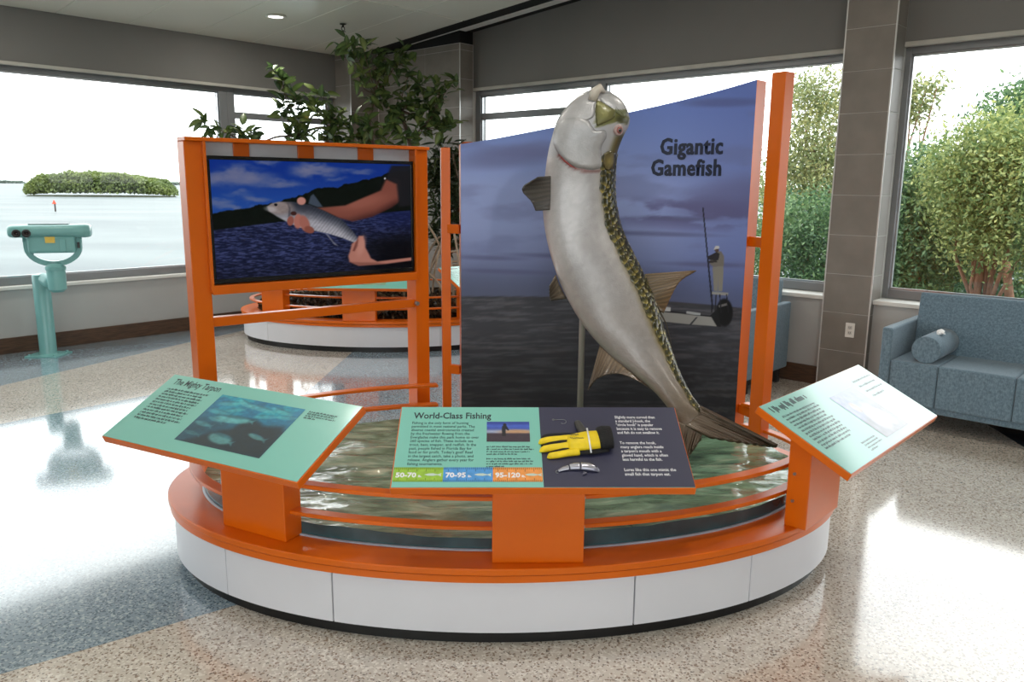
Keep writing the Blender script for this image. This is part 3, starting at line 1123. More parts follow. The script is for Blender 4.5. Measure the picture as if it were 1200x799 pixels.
# sculpted water
def water_mat():
    m = bpy.data.materials.new('sculpted_green_water')
    m.use_nodes = True
    n, l = m.node_tree.nodes, m.node_tree.links
    b = n['Principled BSDF']
    b.inputs['Roughness'].default_value = 0.07
    b.inputs['Coat Weight'].default_value = 0.6
    b.inputs['Coat Roughness'].default_value = 0.03
    tc = n.new('ShaderNodeTexCoord')
    mp = n.new('ShaderNodeMapping')
    mp.inputs['Scale'].default_value = (2.2, 7.0, 1.0)
    mp.inputs['Rotation'].default_value = (0, 0, 0.25)
    l.new(tc.outputs['Object'], mp.inputs['Vector'])
    nz = n.new('ShaderNodeTexNoise')
    nz.inputs['Scale'].default_value = 1.5
    nz.inputs['Detail'].default_value = 6
    nz.inputs['Distortion'].default_value = 1.2
    l.new(mp.outputs['Vector'], nz.inputs['Vector'])
    rp = n.new('ShaderNodeValToRGB')
    e = rp.color_ramp.elements
    e[0].position, e[0].color = 0.30, rgba((96, 112, 98))
    e[1].position, e[1].color = 0.74, rgba((214, 210, 184))
    x1 = e.new(0.46); x1.color = rgba((124, 140, 116))
    x2 = e.new(0.58); x2.color = rgba((152, 170, 146))
    l.new(nz.outputs['Fac'], rp.inputs['Fac'])
    # greener to the right-hand half, as the sheet is tinted
    sep = n.new('ShaderNodeSeparateXYZ')
    l.new(tc.outputs['Object'], sep.inputs['Vector'])
    mr = n.new('ShaderNodeMapRange')
    mr.inputs['From Min'].default_value, mr.inputs['From Max'].default_value = -0.3, 1.1
    l.new(sep.outputs['X'], mr.inputs['Value'])
    mx = n.new('ShaderNodeMix')
    mx.data_type = 'RGBA'
    mx.blend_type = 'MULTIPLY'
    mx.inputs['B'].default_value = (0.72, 1.0, 0.92, 1)
    l.new(mr.outputs['Result'], mx.inputs['Factor'])
    l.new(rp.outputs['Color'], mx.inputs['A'])
    l.new(mx.outputs['Result'], b.inputs['Base Color'])
    mp2 = n.new('ShaderNodeMapping')
    mp2.inputs['Scale'].default_value = (7.0, 20.0, 1.0)
    mp2.inputs['Rotation'].default_value = (0, 0, 0.3)
    l.new(tc.outputs['Object'], mp2.inputs['Vector'])
    nb = n.new('ShaderNodeTexNoise')
    nb.inputs['Scale'].default_value = 1.4
    nb.inputs['Detail'].default_value = 4
    nb.inputs['Distortion'].default_value = 1.0
    l.new(mp2.outputs['Vector'], nb.inputs['Vector'])
    bp = n.new('ShaderNodeBump')
    bp.inputs['Strength'].default_value = 0.55
    bp.inputs['Distance'].default_value = 0.02
    l.new(nb.outputs['Fac'], bp.inputs['Height'])
    l.new(bp.outputs['Normal'], b.inputs['Normal'])
    return m


wa, wb = EA - 0.155, EB - 0.155
nr, nt = 90, 260
rr_ = np.linspace(0, 1, nr)[1:]
tt_ = np.linspace(0, 2 * PI, nt, endpoint=False)
R_, T_ = np.meshgrid(rr_, tt_, indexing='ij')
WX, WY = wa * R_ * np.cos(T_), wb * R_ * np.sin(T_)
wv = (fbm(WX * 2.4 + 30 + WY * .6, WY * 7.0 + 30, 11, 4) - 0.5) * 0.062 + (fbm(WX * 1.1 + 9, WY * 2.0 + 4, 15, 2) - 0.5) * 0.055
WZ = 0.372 + wv * (1 - 0.45 * R_ ** 6)
edge = R_ > 0.985
V = np.stack([WX, WY, WZ], -1).reshape(-1, 3)
V = np.vstack([[[0, 0, 0.372]], V])
idx = 1 + np.arange((nr - 1) * nt).reshape(nr - 1, nt)
F = []
for k in range(nt):
    F.append((0, idx[0, k], idx[0, (k + 1) % nt]))
j2 = np.roll(idx, -1, axis=1)
quads = np.stack([idx[:-1], idx[1:], j2[1:], j2[:-1]], -1).reshape(-1, 4)
me = bpy.data.meshes.new('water_top')
me.from_pydata(V.tolist(), [], [tuple(f) for f in F] + [tuple(int(i) for i in f) for f in quads])
wroot = empty('water_model', EC, EROT)
tag(wroot, 'wavy green sculpted water sheet inside the orange oval ledge', 'model water')
link('water_surface', me, water_mat(), wroot, smooth=True)
# its thick side and the grey gasket around it
side_v, side_f = [], []
for k in range(nt):
    x, y, z = V[int(idx[-1, k])]
    side_v += [(x, y, z), (x * 1.001, y * 1.001, 0.26)]
for k in range(nt):
    k2 = (k + 1) % nt
    side_f.append((2 * k, 2 * k + 1, 2 * k2 + 1, 2 * k2))
MB().add(side_v, side_f).build('water_edge', mat('dark_teal_acrylic', (48, 82, 88), rough=0.08, var=0.3, vscale=5, coat=0.5), wroot, smooth=True)
ring(MB(), wa + 0.012, wb + 0.012, wa - 0.004, wb - 0.004, 0.314, 0.324).build('gasket', mat('pale_grey_gasket', (158, 164, 176), rough=0.4), wroot, smooth=True)

# ================================================================== READER PANELS (slanted signs on pedestals)
SW, SD, ST, SZ = 1.028, 0.407, math.radians(26.0), 0.66
TH = 0.032


def reader(label, front, yaw, ped, name='reader_panel', face=None):
    """front: world xy of the board's front edge centre; ped: world xy of the pedestal centre"""
    root = empty(name, (ped[0], ped[1], Z_LEDGE), yaw)
    tag(root, label, 'information panel', 'slanted information panels on orange pedestals')
    c, s = math.cos(yaw), math.sin(yaw)
    dx, dy = front[0] - ped[0], front[1] - ped[1]
    off = (dx * c + dy * s, -dx * s + dy * c)
    zt = SZ - Z_LEDGE
    # pedestal with a top cut to the slope
    yb, yf = 0.045, -0.045
    def ztop(y):
        return zt + (y - off[1]) * math.tan(ST) - TH / math.cos(ST)
    w2 = 0.165
    vs = [(-w2, yf, 0), (w2, yf, 0), (w2, yb, 0), (-w2, yb, 0), (-w2, yf, ztop(yf)), (w2, yf, ztop(yf)), (w2, yb, ztop(yb)), (-w2, yb, ztop(yb))]
    MB().add(vs, [(0, 3, 2, 1), (4, 5, 6, 7), (0, 1, 5, 4), (1, 2, 6, 5), (2, 3, 7, 6), (3, 0, 4, 7)]).build('pedestal', M_ORANGE, root, bevel=0.004)
    for sx in (-1, 1):
        for zz in (0.55 - Z_LEDGE - .008, 0.437 - Z_LEDGE - .008):
            MB().tube([(sx * w2, yb - 0.03, zz), (sx * (w2 + 0.008), yb - 0.03, zz)], 0.006, 10).build('bolt', M_STEEL, root)
    tray = MB().box(-SW / 2, SW / 2, 0, SD, -TH, -0.0015).build('tray', M_ORANGE, root, bevel=0.003)
    tray.location = (off[0], off[1], zt)
    tray.rotation_euler = (ST, 0, 0)
    face_m = face or M_SIGN
    e = 0.004
    panel = MB().box(-SW / 2 + e, SW / 2 - e, e, SD - e, -0.0015, 0.001).build('graphic_panel', face_m, root)
    panel.location, panel.rotation_euler = tray.location, tray.rotation_euler
    return root, panel


def sub(panel, me, name, m, x, y, z=0.0016):
    o = link(name, me, m, panel)
    o.location = (x, y, z)
    return o


def sub_greek(panel, name, lines, width, pitch, xh, seed, x, y, m=M_INK):
    o = greek(lines, width, pitch, xh, seed).build(name, m, panel)
    o.location = (x, y, 0.0016)
    return o


def rot2(yaw, x, y):
    c, s = math.cos(yaw), math.sin(yaw)
    return Vector((x * c - y * s, x * s + y * c, 0))


def fpos(fx, fy):            # fractions from the sign's upper left -> panel xy
    return (fx - 0.5) * SW, (1 - fy) * SD


# --- centre sign
yc = math.radians(1.4)
cen_front = Vector((0.111, 2.509, 0))
cen, cen_p = reader('sea green and navy panel World-Class Fishing with yellow glove on it', cen_front, yc, Vector((0.10, 2.654, 0)) + rot2(yc, 0, 0.045))
navy = MB().box(0, SW / 2 - 0.004, 0.004, SD - 0.004, 0.001, 0.0018).build('navy_field', M_NAVY, cen_p)
x, y = fpos(0.051, 0.165)
sub(cen_p, fit_text('World-Class Fishing', 0.046, 0.284, bold=0.0009), 'title_text', M_INK, x, y)
BODY = ("Fishing is the only form of hunting\npermitted in most national parks. The\ndiverse coastal environments created\nby the freshwater flowing from the\n"
        "Everglades make this park home to over\n260 species of fish. These include sea\ntrout, bass, snapper, and redfish. In the\npast, people fished in Florida Bay for\n"
        "food or for profit. Today's goal? Reel\nin the largest catch, take a photo, and\nrelease. Anglers gather every year for\nfishing tournaments.")
x, y = fpos(0.047, 0.238)
sub(cen_p, fit_text(BODY, 0.0187, 0.245, bold=0.00012, line=1.0), 'body_text', M_INK, x, y)
x, y = fpos(0.312, 0.53)
sub_greek(cen_p, 'caption_text', 4, 0.168, 0.0122, 0.0048, 5, x, y)
x, y = fpos(0.312, 0.675)
sub_greek(cen_p, 'caption_text', 4, 0.168, 0.0122, 0.0048, 6, x, y)


def paint_sunset(fx, fy):
    img = np.zeros(fx.shape + (3,))
    img[:] = (46, 62, 150)
    img = blend(img, (70, 100, 200), sstep(0.0, 0.25, fy) * sstep(0.5, 0.2, fy))
    img = blend(img, (150, 160, 190), sstep(0.3, 0.5, fy))
    img = blend(img, (196, 150, 110), ell(fx, fy, 0.7, 0.52, 0.4, 0.12, 0, .5) * 0.9)
    img = blend(img, (62, 48, 62), sstep(0.54, 0.62, fy))
    img *= (0.9 + 0.2 * fbm(fx * 9, fy * 24, 3))[..., None]
    d = (22, 24, 34)
    img = blend(img, d, ell(fx, fy, 0.42, 0.16, .04, .08))
    img = blend(img, d, poly_mask(fx, fy, [(.36, .22), (.46, .2), (.52, .42), (.5, .46), (.44, .36), (.44, .72), (.36, .72), (.35, .4)], .012))
    return img


x, y = fpos(0.312, 0.462)
flat_print('photo_print', 0.155, 0.104, 84, 52, paint_sunset, M_PRINT, cen_p, (x, y, 0.0018))
# fish ruler
cols3 = (((150, 190, 62), '50-70', 'lb.'), ((78, 150, 214), '70-95', 'lb.'), ((232, 150, 74), '95-120', 'lb.'))
xr0, xr1 = -SW / 2 + 0.006, -0.002
for k, (c_, t_, u_) in enumerate(cols3):
    a0 = xr0 + (xr1 - xr0) * k / 3
    a1 = xr0 + (xr1 - xr0) * (k + 1) / 3
    yy0, yy1 = 0.028, 0.094
    seg_ = MB().box(a0, a1, yy0, yy1, 0.0012, 0.0018).build('ruler_band', mat('ruler_ink_%d' % k, c_, rough=0.45, var=0.10, vscale=40), cen_p)
    tk = MB()
    for i in range(33):
        xx = a0 + (a1 - a0) * (i + 0.5) / 33
        hh = 0.020 if i % 6 == 3 else 0.010
        for (b0, b1) in ((yy1 - hh, yy1), (yy0, yy0 + hh * 0.8)):
            tk.add([(xx - .0009, b0, 0.0019), (xx + .0009, b0, 0.0019), (xx + .0009, b1, 0.0019), (xx - .0009, b1, 0.0019)], [(0, 1, 2, 3)])
    tk.build('tick_marks', mat('ruler_tick_%d' % k, tuple(int(v * 0.55) for v in c_)), seg_)['kind'] = 'stuff'
    sub(seg_, text_mesh(t_, 0.030, bold=0.0012), 'weight_text', M_WHITEINK, a0 + 0.008, yy0 + 0.020, 0.0021)
    sub(seg_, text_mesh(u_, 0.014, bold=0.0004), 'unit_text', M_WHITEINK, a0 + (0.084 if k < 2 else 0.098), yy0 + 0.020, 0.0021)
    fi = MB()
    fx0 = a0 + 0.105 + (0.012 if k == 2 else 0)
    poly = [(0, 0.006), (0.012, 0.011), (0.03, 0.012), (0.045, 0.007), (0.058, 0.013), (0.056, 0.005), (0.058, -0.003), (0.045, 0.004), (0.03, 0.0), (0.012, 0.001)]
    if fx0 + 0.058 > a1:
        fx0 = a1 - 0.060
    fi.add([(fx0 + p, yy0 + 0.026 + q_, 0.0021) for p, q_ in poly], [(0, 1, 2, 3, 7, 8, 9), (3, 4, 5), (3, 5, 7), (5, 6, 7)])
    fi.build('fish_mark', mat('pale_fish_ink', (190, 206, 196), rough=0.5), seg_)
P1 = "Slightly more curved than\na standard J-hook, the\n\"circle hook\" is popular\nbecause it is easy to remove\nand fish do not swallow it."
P2 = "To remove the hook,\nmany anglers reach inside\na tarpon's mouth with a\ngloved hand, which is often\nless harmful to the fish."
P3 = "Lures like this one mimic the\nsmall fish that tarpon eat."
for k, (t_, fx_, fy_, wd_) in enumerate(((P1, 0.771, 0.16, 0.165), (P2, 0.773, 0.49, 0.162), (P3, 0.772, 0.812, 0.179))):
    x, y = fpos(fx_, fy_)
    sub(cen_p, fit_text(t_, 0.0195, wd_, bold=0.0003, line=1.05), 'body_text', M_WHITEINK, x, y, 0.0021)

# --- left sign
yl = math.radians(-28.0)
lef_front = Vector((-1.176, 2.78, 0))
pl_mid = (on_z(270, 613, Z_LEDGE) + on_z(340, 631, Z_LEDGE)) / 2
lef, lef_p = reader('sea green panel The Mighty Tarpon with underwater fish photograph', lef_front, yl, pl_mid + rot2(yl, 0.0, 0.015))
x, y = fpos(0.046, 0.150)
sub(lef_p, fit_text('The Mighty Tarpon', 0.050, 0.276, bold=0.0008), 'title_text', M_INK, x, y)
x, y = fpos(0.05, 0.235)
sub_greek(lef_p, 'body_text', 12, 0.252, 0.0168, 0.0072, 11, x, y)
x, y = fpos(0.80, 0.20)
sub_greek(lef_p, 'caption_text', 4, 0.145, 0.0115, 0.0058, 12, x, y)


def paint_underwater(fx, fy):
    img = np.zeros(fx.shape + (3,))
    img[:] = (22, 120, 158)
    n_ = fbm(fx * 6 + 3, fy * 6 + 8, 21)
    img = blend(img, (30, 160, 180), sstep(.45, .7, n_) * sstep(.6, .1, fy))
    img = blend(img, (12, 60, 78), sstep(.2, .75, fy) * 0.85)
    img = blend(img, (16, 34, 44), poly_mask(fx, fy, [(.1, 1), (.3, .75), (.48, .6), (.52, .38), (.62, .36), (.75, .45), (.95, .4), (1, .5), (1, 1)], .05) * .9)
    rnd = random.Random(3)
    for (cx, cy, rx, ry, an, k) in ((.18, .15, .13, .05, -.3, .6), (.35, .1, .12, .045, .5, .7), (.55, .14, .16, .05, .2, .7), (.78, .12, .13, .045, .3, .6), (.9, .22, .10, .04, -.2, .5),
                                    (.15, .35, .12, .05, .1, .5), (.38, .44, .20, .075, -.12, 1.0), (.12, .62, .1, .045, .2, .6), (.45, .82, .14, .09, .25, .9), (.78, .66, .10, .04, .3, .8),
                                    (.2, .5, .09, .035, .3, .5), (.68, .28, .12, .04, -.3, .5), (.1, .82, .09, .035, .1, .4), (.3, .26, .1, .04, -.5, .5)):
        mk_ = ell(fx, fy, cx, cy, rx, ry, an, .25)
        img = blend(img, (112, 190, 188), mk_ * k * .75)
        img = blend(img, (20, 80, 100), ell(fx, fy, cx, cy - ry * .75, rx * .9, ry * .35, an, .5) * k * .6)
        tx = cx + rx * 1.1 * math.cos(an)
        ty = cy + rx * 1.1 * math.sin(an)
        img = blend(img, (90, 170, 175), poly_mask(fx, fy, [(tx - .03, ty), (tx + .03, ty - .05), (tx + .015, ty), (tx + .03, ty + .05)], .01) * k * .6)
    img *= (0.82 + 0.36 * fbm(fx * 22, fy * 22, 9))[..., None]
    return img


x0_, y0_ = fpos(0.347, 0.845)
flat_print('photo_print', 0.43 * SW, 0.672 * SD, 150, 100, paint_underwater, M_PRINT, lef_p, (x0_, y0_, 0.0018))

# --- right sign
yr_ = math.radians(47.1)
rig_front = Vector((1.554, 3.038, 0))
pr_mid = (on_z(943, 623, Z_LEDGE) + on_z(978, 597, Z_LEDGE)) / 2
rig, rig_p = reader('pale glaring panel at right with faded photograph and text', rig_front, yr_, pr_mid + rot2(yr_, 0.02, 0.045))
x, y = fpos(0.035, 0.135)
sub_greek(rig_p, 'title_text', 1, 0.62, 0.05, 0.021, 44, x, y)
x, y = fpos(0.045, 0.225)
sub_greek(rig_p, 'body_text', 12, 0.30, 0.0172, 0.0072, 13, x, y)
x, y = fpos(0.76, 0.20)
sub_greek(rig_p, 'body_text', 4, 0.21, 0.034, 0.0082, 14, x, y)
x, y = fpos(0.27, 0.82)
sub_greek(rig_p, 'caption_text', 4, 0.15, 0.0140, 0.0058, 15, x, y)


def paint_angler(fx, fy):
    img = np.zeros(fx.shape + (3,))
    img[:] = (120, 130, 190)
    img = blend(img, (96, 92, 108), sstep(.4, .6, fy + .2 * (fx - .5)))
    img = blend(img, (190, 186, 196), ell(fx, fy, .5, .62, .22, .3, .5, .3))
    img = blend(img, (176, 150, 140), ell(fx, fy, .3, .35, .1, .12))
    img = blend(img, (210, 200, 190), ell(fx, fy, .72, .7, .15, .2, -.4, .3))
    return img * (0.85 + 0.3 * fbm(fx * 10, fy * 10, 3))[..., None]


x0_, y0_ = fpos(0.46, 0.895)
flat_print('photo_print', 0.25 * SW, 0.66 * SD, 90, 50, paint_angler, M_PRINT, rig_p, (x0_, y0_, 0.0018))

# ================================================================== TELEVISION FRAME
TY = math.radians(38.0)
TC = Vector((-0.985, 4.08, 0))
frame = empty('display_frame', (TC.x, TC.y, Z_LEDGE), TY)
tag(frame, 'orange metal frame on two posts holding the television', 'frame')
zb = -Z_LEDGE
for sx in (-1, 1):
    x0, x1 = sorted((sx * 0.645, sx * 0.560))
    MB().box(x0, x1, -0.005, 0.095, 0.0, 1.838 + zb).build('post', M_ORANGE, frame, bevel=0.003)
    x0, x1 = sorted((sx * 0.567, sx * 0.553))
    MB().box(x0, x1, -0.028, -0.005, 1.145 + zb, 1.838 + zb).build('lip', M_ORANGE, frame, bevel=0.002)
MB().box(-0.645, 0.645, -0.028, 0.095, 1.838 + zb, 1.856 + zb).build('top_rail', M_ORANGE, frame, bevel=0.003)
MB().box(-0.560, 0.560, -0.028, 0.095, 1.132 + zb, 1.176 + zb).build('bottom_rail', M_ORANGE, frame, bevel=0.003)
MB().box(-0.560, 0.560, 0.005, 0.055, 0.975 + zb, 1.020 + zb).build('crossbar', M_ORANGE, frame, bevel=0.003)
MB().box(-0.560, 0.560, 0.050, 0.062, 1.160 + zb, 1.838 + zb).build('back_panel', mat('silver_grey_panel', (206, 208, 214), rough=0.35, metal=0.1), frame)
for (a, b) in ((-0.405, -0.328), (-0.084, 0.002), (0.248, 0.338)):
    MB().box(a, b, 0.040, 0.050, 1.160 + zb, 1.838 + zb).build('mounting_strap', M_ORANGE, frame, bevel=0.002)
MB().tube([(0.555, -0.012, 1.0 + zb), (0.555, -0.03, 1.0 + zb)], 0.012, 10).build('lock_knob', M_STEEL, frame)

tv = empty('television', (TC.x, TC.y, 1.479), TY)
tag(tv, 'black flat television showing hands holding a silver fish over water', 'television')
TW, THH = 1.10, 0.595
MB().box(-TW / 2, TW / 2, 0.0, 0.038, -THH / 2, THH / 2).build('housing', M_BLACK, tv, bevel=0.004)
bz = MB()
for (a, b, c, d) in ((-TW / 2, TW / 2, THH / 2 - .018, THH / 2), (-TW / 2, TW / 2, -THH / 2, -THH / 2 + .022), (-TW / 2, -TW / 2 + .016, -THH / 2 + .022, THH / 2 - .018), (TW / 2 - .016, TW / 2, -THH / 2 + .022, THH / 2 - .018)):
    bz.box(a, b, -0.008, 0.0, c, d)
bz.build('bezel', mat('gloss_black', (10, 10, 11), rough=0.15), tv, bevel=0.002)


def paint_tv(fx, fy):
    def q(cx, cy):
        return ((cx - 62) / 1100.0, (cy - 70) / 640.0)
    aspect = 1.75
    img = np.zeros(fx.shape + (3,))
    img[:] = (20, 56, 142)
    img = blend(img, (46, 88, 164), sstep(.05, .42, fy) * .8)
    cl = fbm(fx * 9 + 2, fy * 12 + 5, 33)
    for (cx, cy, rx, ry, k) in ((.12, .14, .15, .075, .95), (.50, .08, .11, .05, .9), (.34, .19, .08, .04, .85), (.11, .285, .06, .03, .8), (.70, .08, .08, .03, .7), (.6, .16, .05, .02, .5), (.2, .33, .06, .025, .7), (.03, .36, .06, .03, .7), (.27, .0, .06, .02, .8), (.1, .4, .08, .02, .6)):
        m_ = ell(fx + .05 * (cl - .5), fy + .10 * (fbm(fx * 14, fy * 16, 44) - .5), cx, cy, rx, ry, 0, .6) * sstep(.25, .6, cl + .1) * (.75 + .5 * (cl - .5) - .8 * (fy - cy))
        img = blend(img, (142, 138, 158), m_ * k)
    tl = fbm(fx * 30, fx * 0 + 1, 6) * .035
    top = np.interp(fx, [0, .1, .2, .3, .4, .45, .5, .6, .7, .8, .9, 1], [.46, .43, .40, .365, .32, .28, .25, .235, .19, .15, .09, .07]) - tl
    bot = np.interp(fx, [0, .15, .3, .5, 1], [.585, .555, .525, .50, .44])
    img = blend(img, (13, 19, 14), sstep(-.006, .006, fy - top))
    img *= (1 - .35 * (fy > top)[..., None] * (fbm(fx * 40, fy * 40, 2) - .5)[..., None])
    wv_ = fbm(fx * 40 + fy * 22, fy * 130 - fx * 20, 12, 3)
    water = blend(np.zeros_like(img) + (26, 32, 60), (70, 78, 122), sstep(.35, .8, wv_))
    water *= (1.0 - .55 * sstep(.45, 1.0, fx) * sstep(.5, .8, fy))[..., None] * (1 - .25 * sstep(.8, 1, fy))[..., None]
    water = blend(water, (24, 34, 80), sstep(.6, .95, fx) * sstep(.7, .45, fy) * .7)
    wm = sstep(-.006, .006, fy - bot)[..., None]
    img = img * (1 - wm) + water * wm
    img = blend(img, (12, 12, 14), sstep(.6, .9, fx) * sstep(.62, .8, fy) * .75)
    # arm and sleeve
    P = [q(*p) for p in ((600, 330), (660, 325), (760, 318), (880, 268), (975, 228), (1010, 158), (1060, 150), (1100, 165), (1100, 290), (1040, 330), (920, 385), (800, 412), (720, 390))]
    am = poly_mask(fx, fy, P, .012)
    img = blend(img, (134, 80, 68), am)
    img = blend(img, (58, 30, 30), am * sstep(.0, .11, fy - np.interp(fx, [.5, .65, .8, .9, 1], [.42, .43, .36, .27, .2]) - .04) * .85)
    img = blend(img, (34, 34, 38), poly_mask(fx, fy, [q(*p) for p in ((1005, 160), (1045, 78), (1170, 74), (1170, 320), (1090, 330), (1075, 190))], .012) * .95)
    # fish
    fish = [q(*p) for p in ((332, 320), (355, 303), (395, 293), (470, 294), (560, 312), (640, 348), (740, 402), (800, 470), (828, 512), (818, 545), (795, 535), (740, 510), (660, 482), (580, 462), (500, 442), (440, 412), (385, 378), (340, 346))]
    fm = poly_mask(fx, fy, fish, .006)
    mid = np.interp(fx, [.24, .45, .6, .7], [.39, .45, .56, .7])
    body = blend(np.zeros_like(img) + (60, 64, 76), (176, 174, 182), sstep(-.06, .09, fy - mid))
    body = blend(body, (170, 154, 150), ell(fx, fy, .30, .40, .07, .06, .2, .4) * .9)
    body *= (0.9 + .14 * (np.sin(fx * 330 + fy * 160) * .5 + .5) * sstep(.42, .5, fx) + .2 * (fbm(fx * 50, fy * 50, 6) - .5))[..., None]
    img = img * (1 - fm[..., None]) + body * fm[..., None]
    img = blend(img, (20, 20, 24), ell(fx, fy, *q(378, 310), .008, .012))
    img = blend(img, (72, 82, 96), poly_mask(fx, fy, [q(*p) for p in ((552, 305), (566, 262), (582, 250), (600, 275), (632, 325), (600, 325))], .006))
    img = blend(img, (140, 140, 150), poly_mask(fx, fy, [q(*p) for p in ((640, 478), (655, 485), (685, 530), (712, 556), (690, 548))], .004) * .8)
    # fingers of the near hand
    for (cx, cy, rx, ry, an, c_) in ((515, 290, 24, 22, 0, (196, 140, 128)), (452, 402, 18, 28, .2, (150, 92, 82)), (492, 405, 22, 42, .1, (178, 116, 104)), (528, 420, 26, 50, -.3, (168, 108, 96)), (552, 455, 28, 20, .4, (140, 84, 72)), (470, 360, 16, 12, 0, (70, 40, 36))):
        u_, v_ = q(cx, cy)
        img = blend(img, c_, ell(fx * 1.75, fy, u_ * 1.75, v_, rx / 1100 * 1.75, ry / 640, an, .2))
    # far hand at the tail
    hd = [q(*p) for p in ((780, 590), (792, 545), (820, 530), (835, 500), (862, 502), (870, 540), (872, 570), (892, 610), (905, 640), (945, 662), (1165, 648), (1165, 668), (1000, 680), (830, 682), (775, 655), (768, 620))]
    img = blend(img, (184, 126, 112), poly_mask(fx, fy, hd, .008))
    img = blend(img, (110, 62, 56), poly_mask(fx, fy, [q(*p) for p in ((795, 590), (815, 540), (832, 520), (828, 560), (808, 592))], .006) * .8)
    arm_hi = ell(fx, fy, *q(860, 300), .13, .05, -.42, .7) * am
    img = blend(img, (168, 106, 92), arm_hi * .55)
    img = blend(img, (206, 150, 136), ell(fx, fy, *q(848, 560), .022, .09, .15, .6) * .55)
    img = blend(img, (120, 74, 64), poly_mask(fx, fy, [q(*p) for p in ((775, 655), (830, 682), (1000, 680), (945, 668), (850, 662))], .012) * .6)
    img = blend(img, (40, 40, 50), poly_mask(fx, fy, [q(*p) for p in ((440, 300), (455, 330), (452, 372), (440, 380), (446, 335))], .006) * .5)
    img = blend(img, (210, 206, 210), ell(fx, fy, *q(350, 335), .03, .02, .5, .6) * .5)
    img = blend(img, (235, 235, 245), ell(fx * 1.75, fy, .855 * 1.75, .135, .008, .008, 0, .5))
    return np.clip(img * 0.92 - 12, 0, 255)


flat_print('screen', TW - 0.032, THH - 0.040, 300, 170, paint_tv, M_SCREEN, tv, (-TW / 2 + 0.016, -0.003, -THH / 2 + 0.022), (PI / 2, 0, 0))

# ================================================================== MURAL
MA, MBB = EA - 0.13, EB - 0.125
cR, sR = math.cos(EROT), math.sin(EROT)


def mur(t, off=0.0):
    """point on the mural's front at ellipse angle t; off moves toward the viewer (inward)"""
    x, y = MA * np.cos(t), MBB * np.sin(t)
    nx, ny = np.cos(t) / MA, np.sin(t) / MBB
    l_ = np.hypot(nx, ny)
    x, y = x - nx / l_ * off, y - ny / l_ * off
    return EC.x + x * cR - y * sR, EC.y + x * sR + y * cR


def find_t(px, z):
    ts = np.linspace(0.15, PI - 0.2, 4000)
    x, y = mur(ts)
    s = pj(np.stack([x, y, np.full_like(x, z)], -1))[:, 0]
    return ts[np.argmin(abs(s - px))]


tL, tR = find_t(540.5, 1.0), find_t(886, 2.1)
ts_ = np.linspace(tL, tR, 1000)
xs_, ys_ = mur(ts_)
arc = np.concatenate([[0], np.cumsum(np.hypot(np.diff(xs_), np.diff(ys_)))])
ARC = arc[-1]


def t_of(s):
    return np.interp(s, arc, ts_)


# top edge heights along the arc
def z_top(s):
    return np.interp(s / ARC, [0, 0.12, 0.3, 0.5, 0.75, 1.0], [1.868, 1.900, 1.955, 2.013, 2.09, 2.170])


M_Z0 = 0.345
ZH = 1.045          # printed horizon


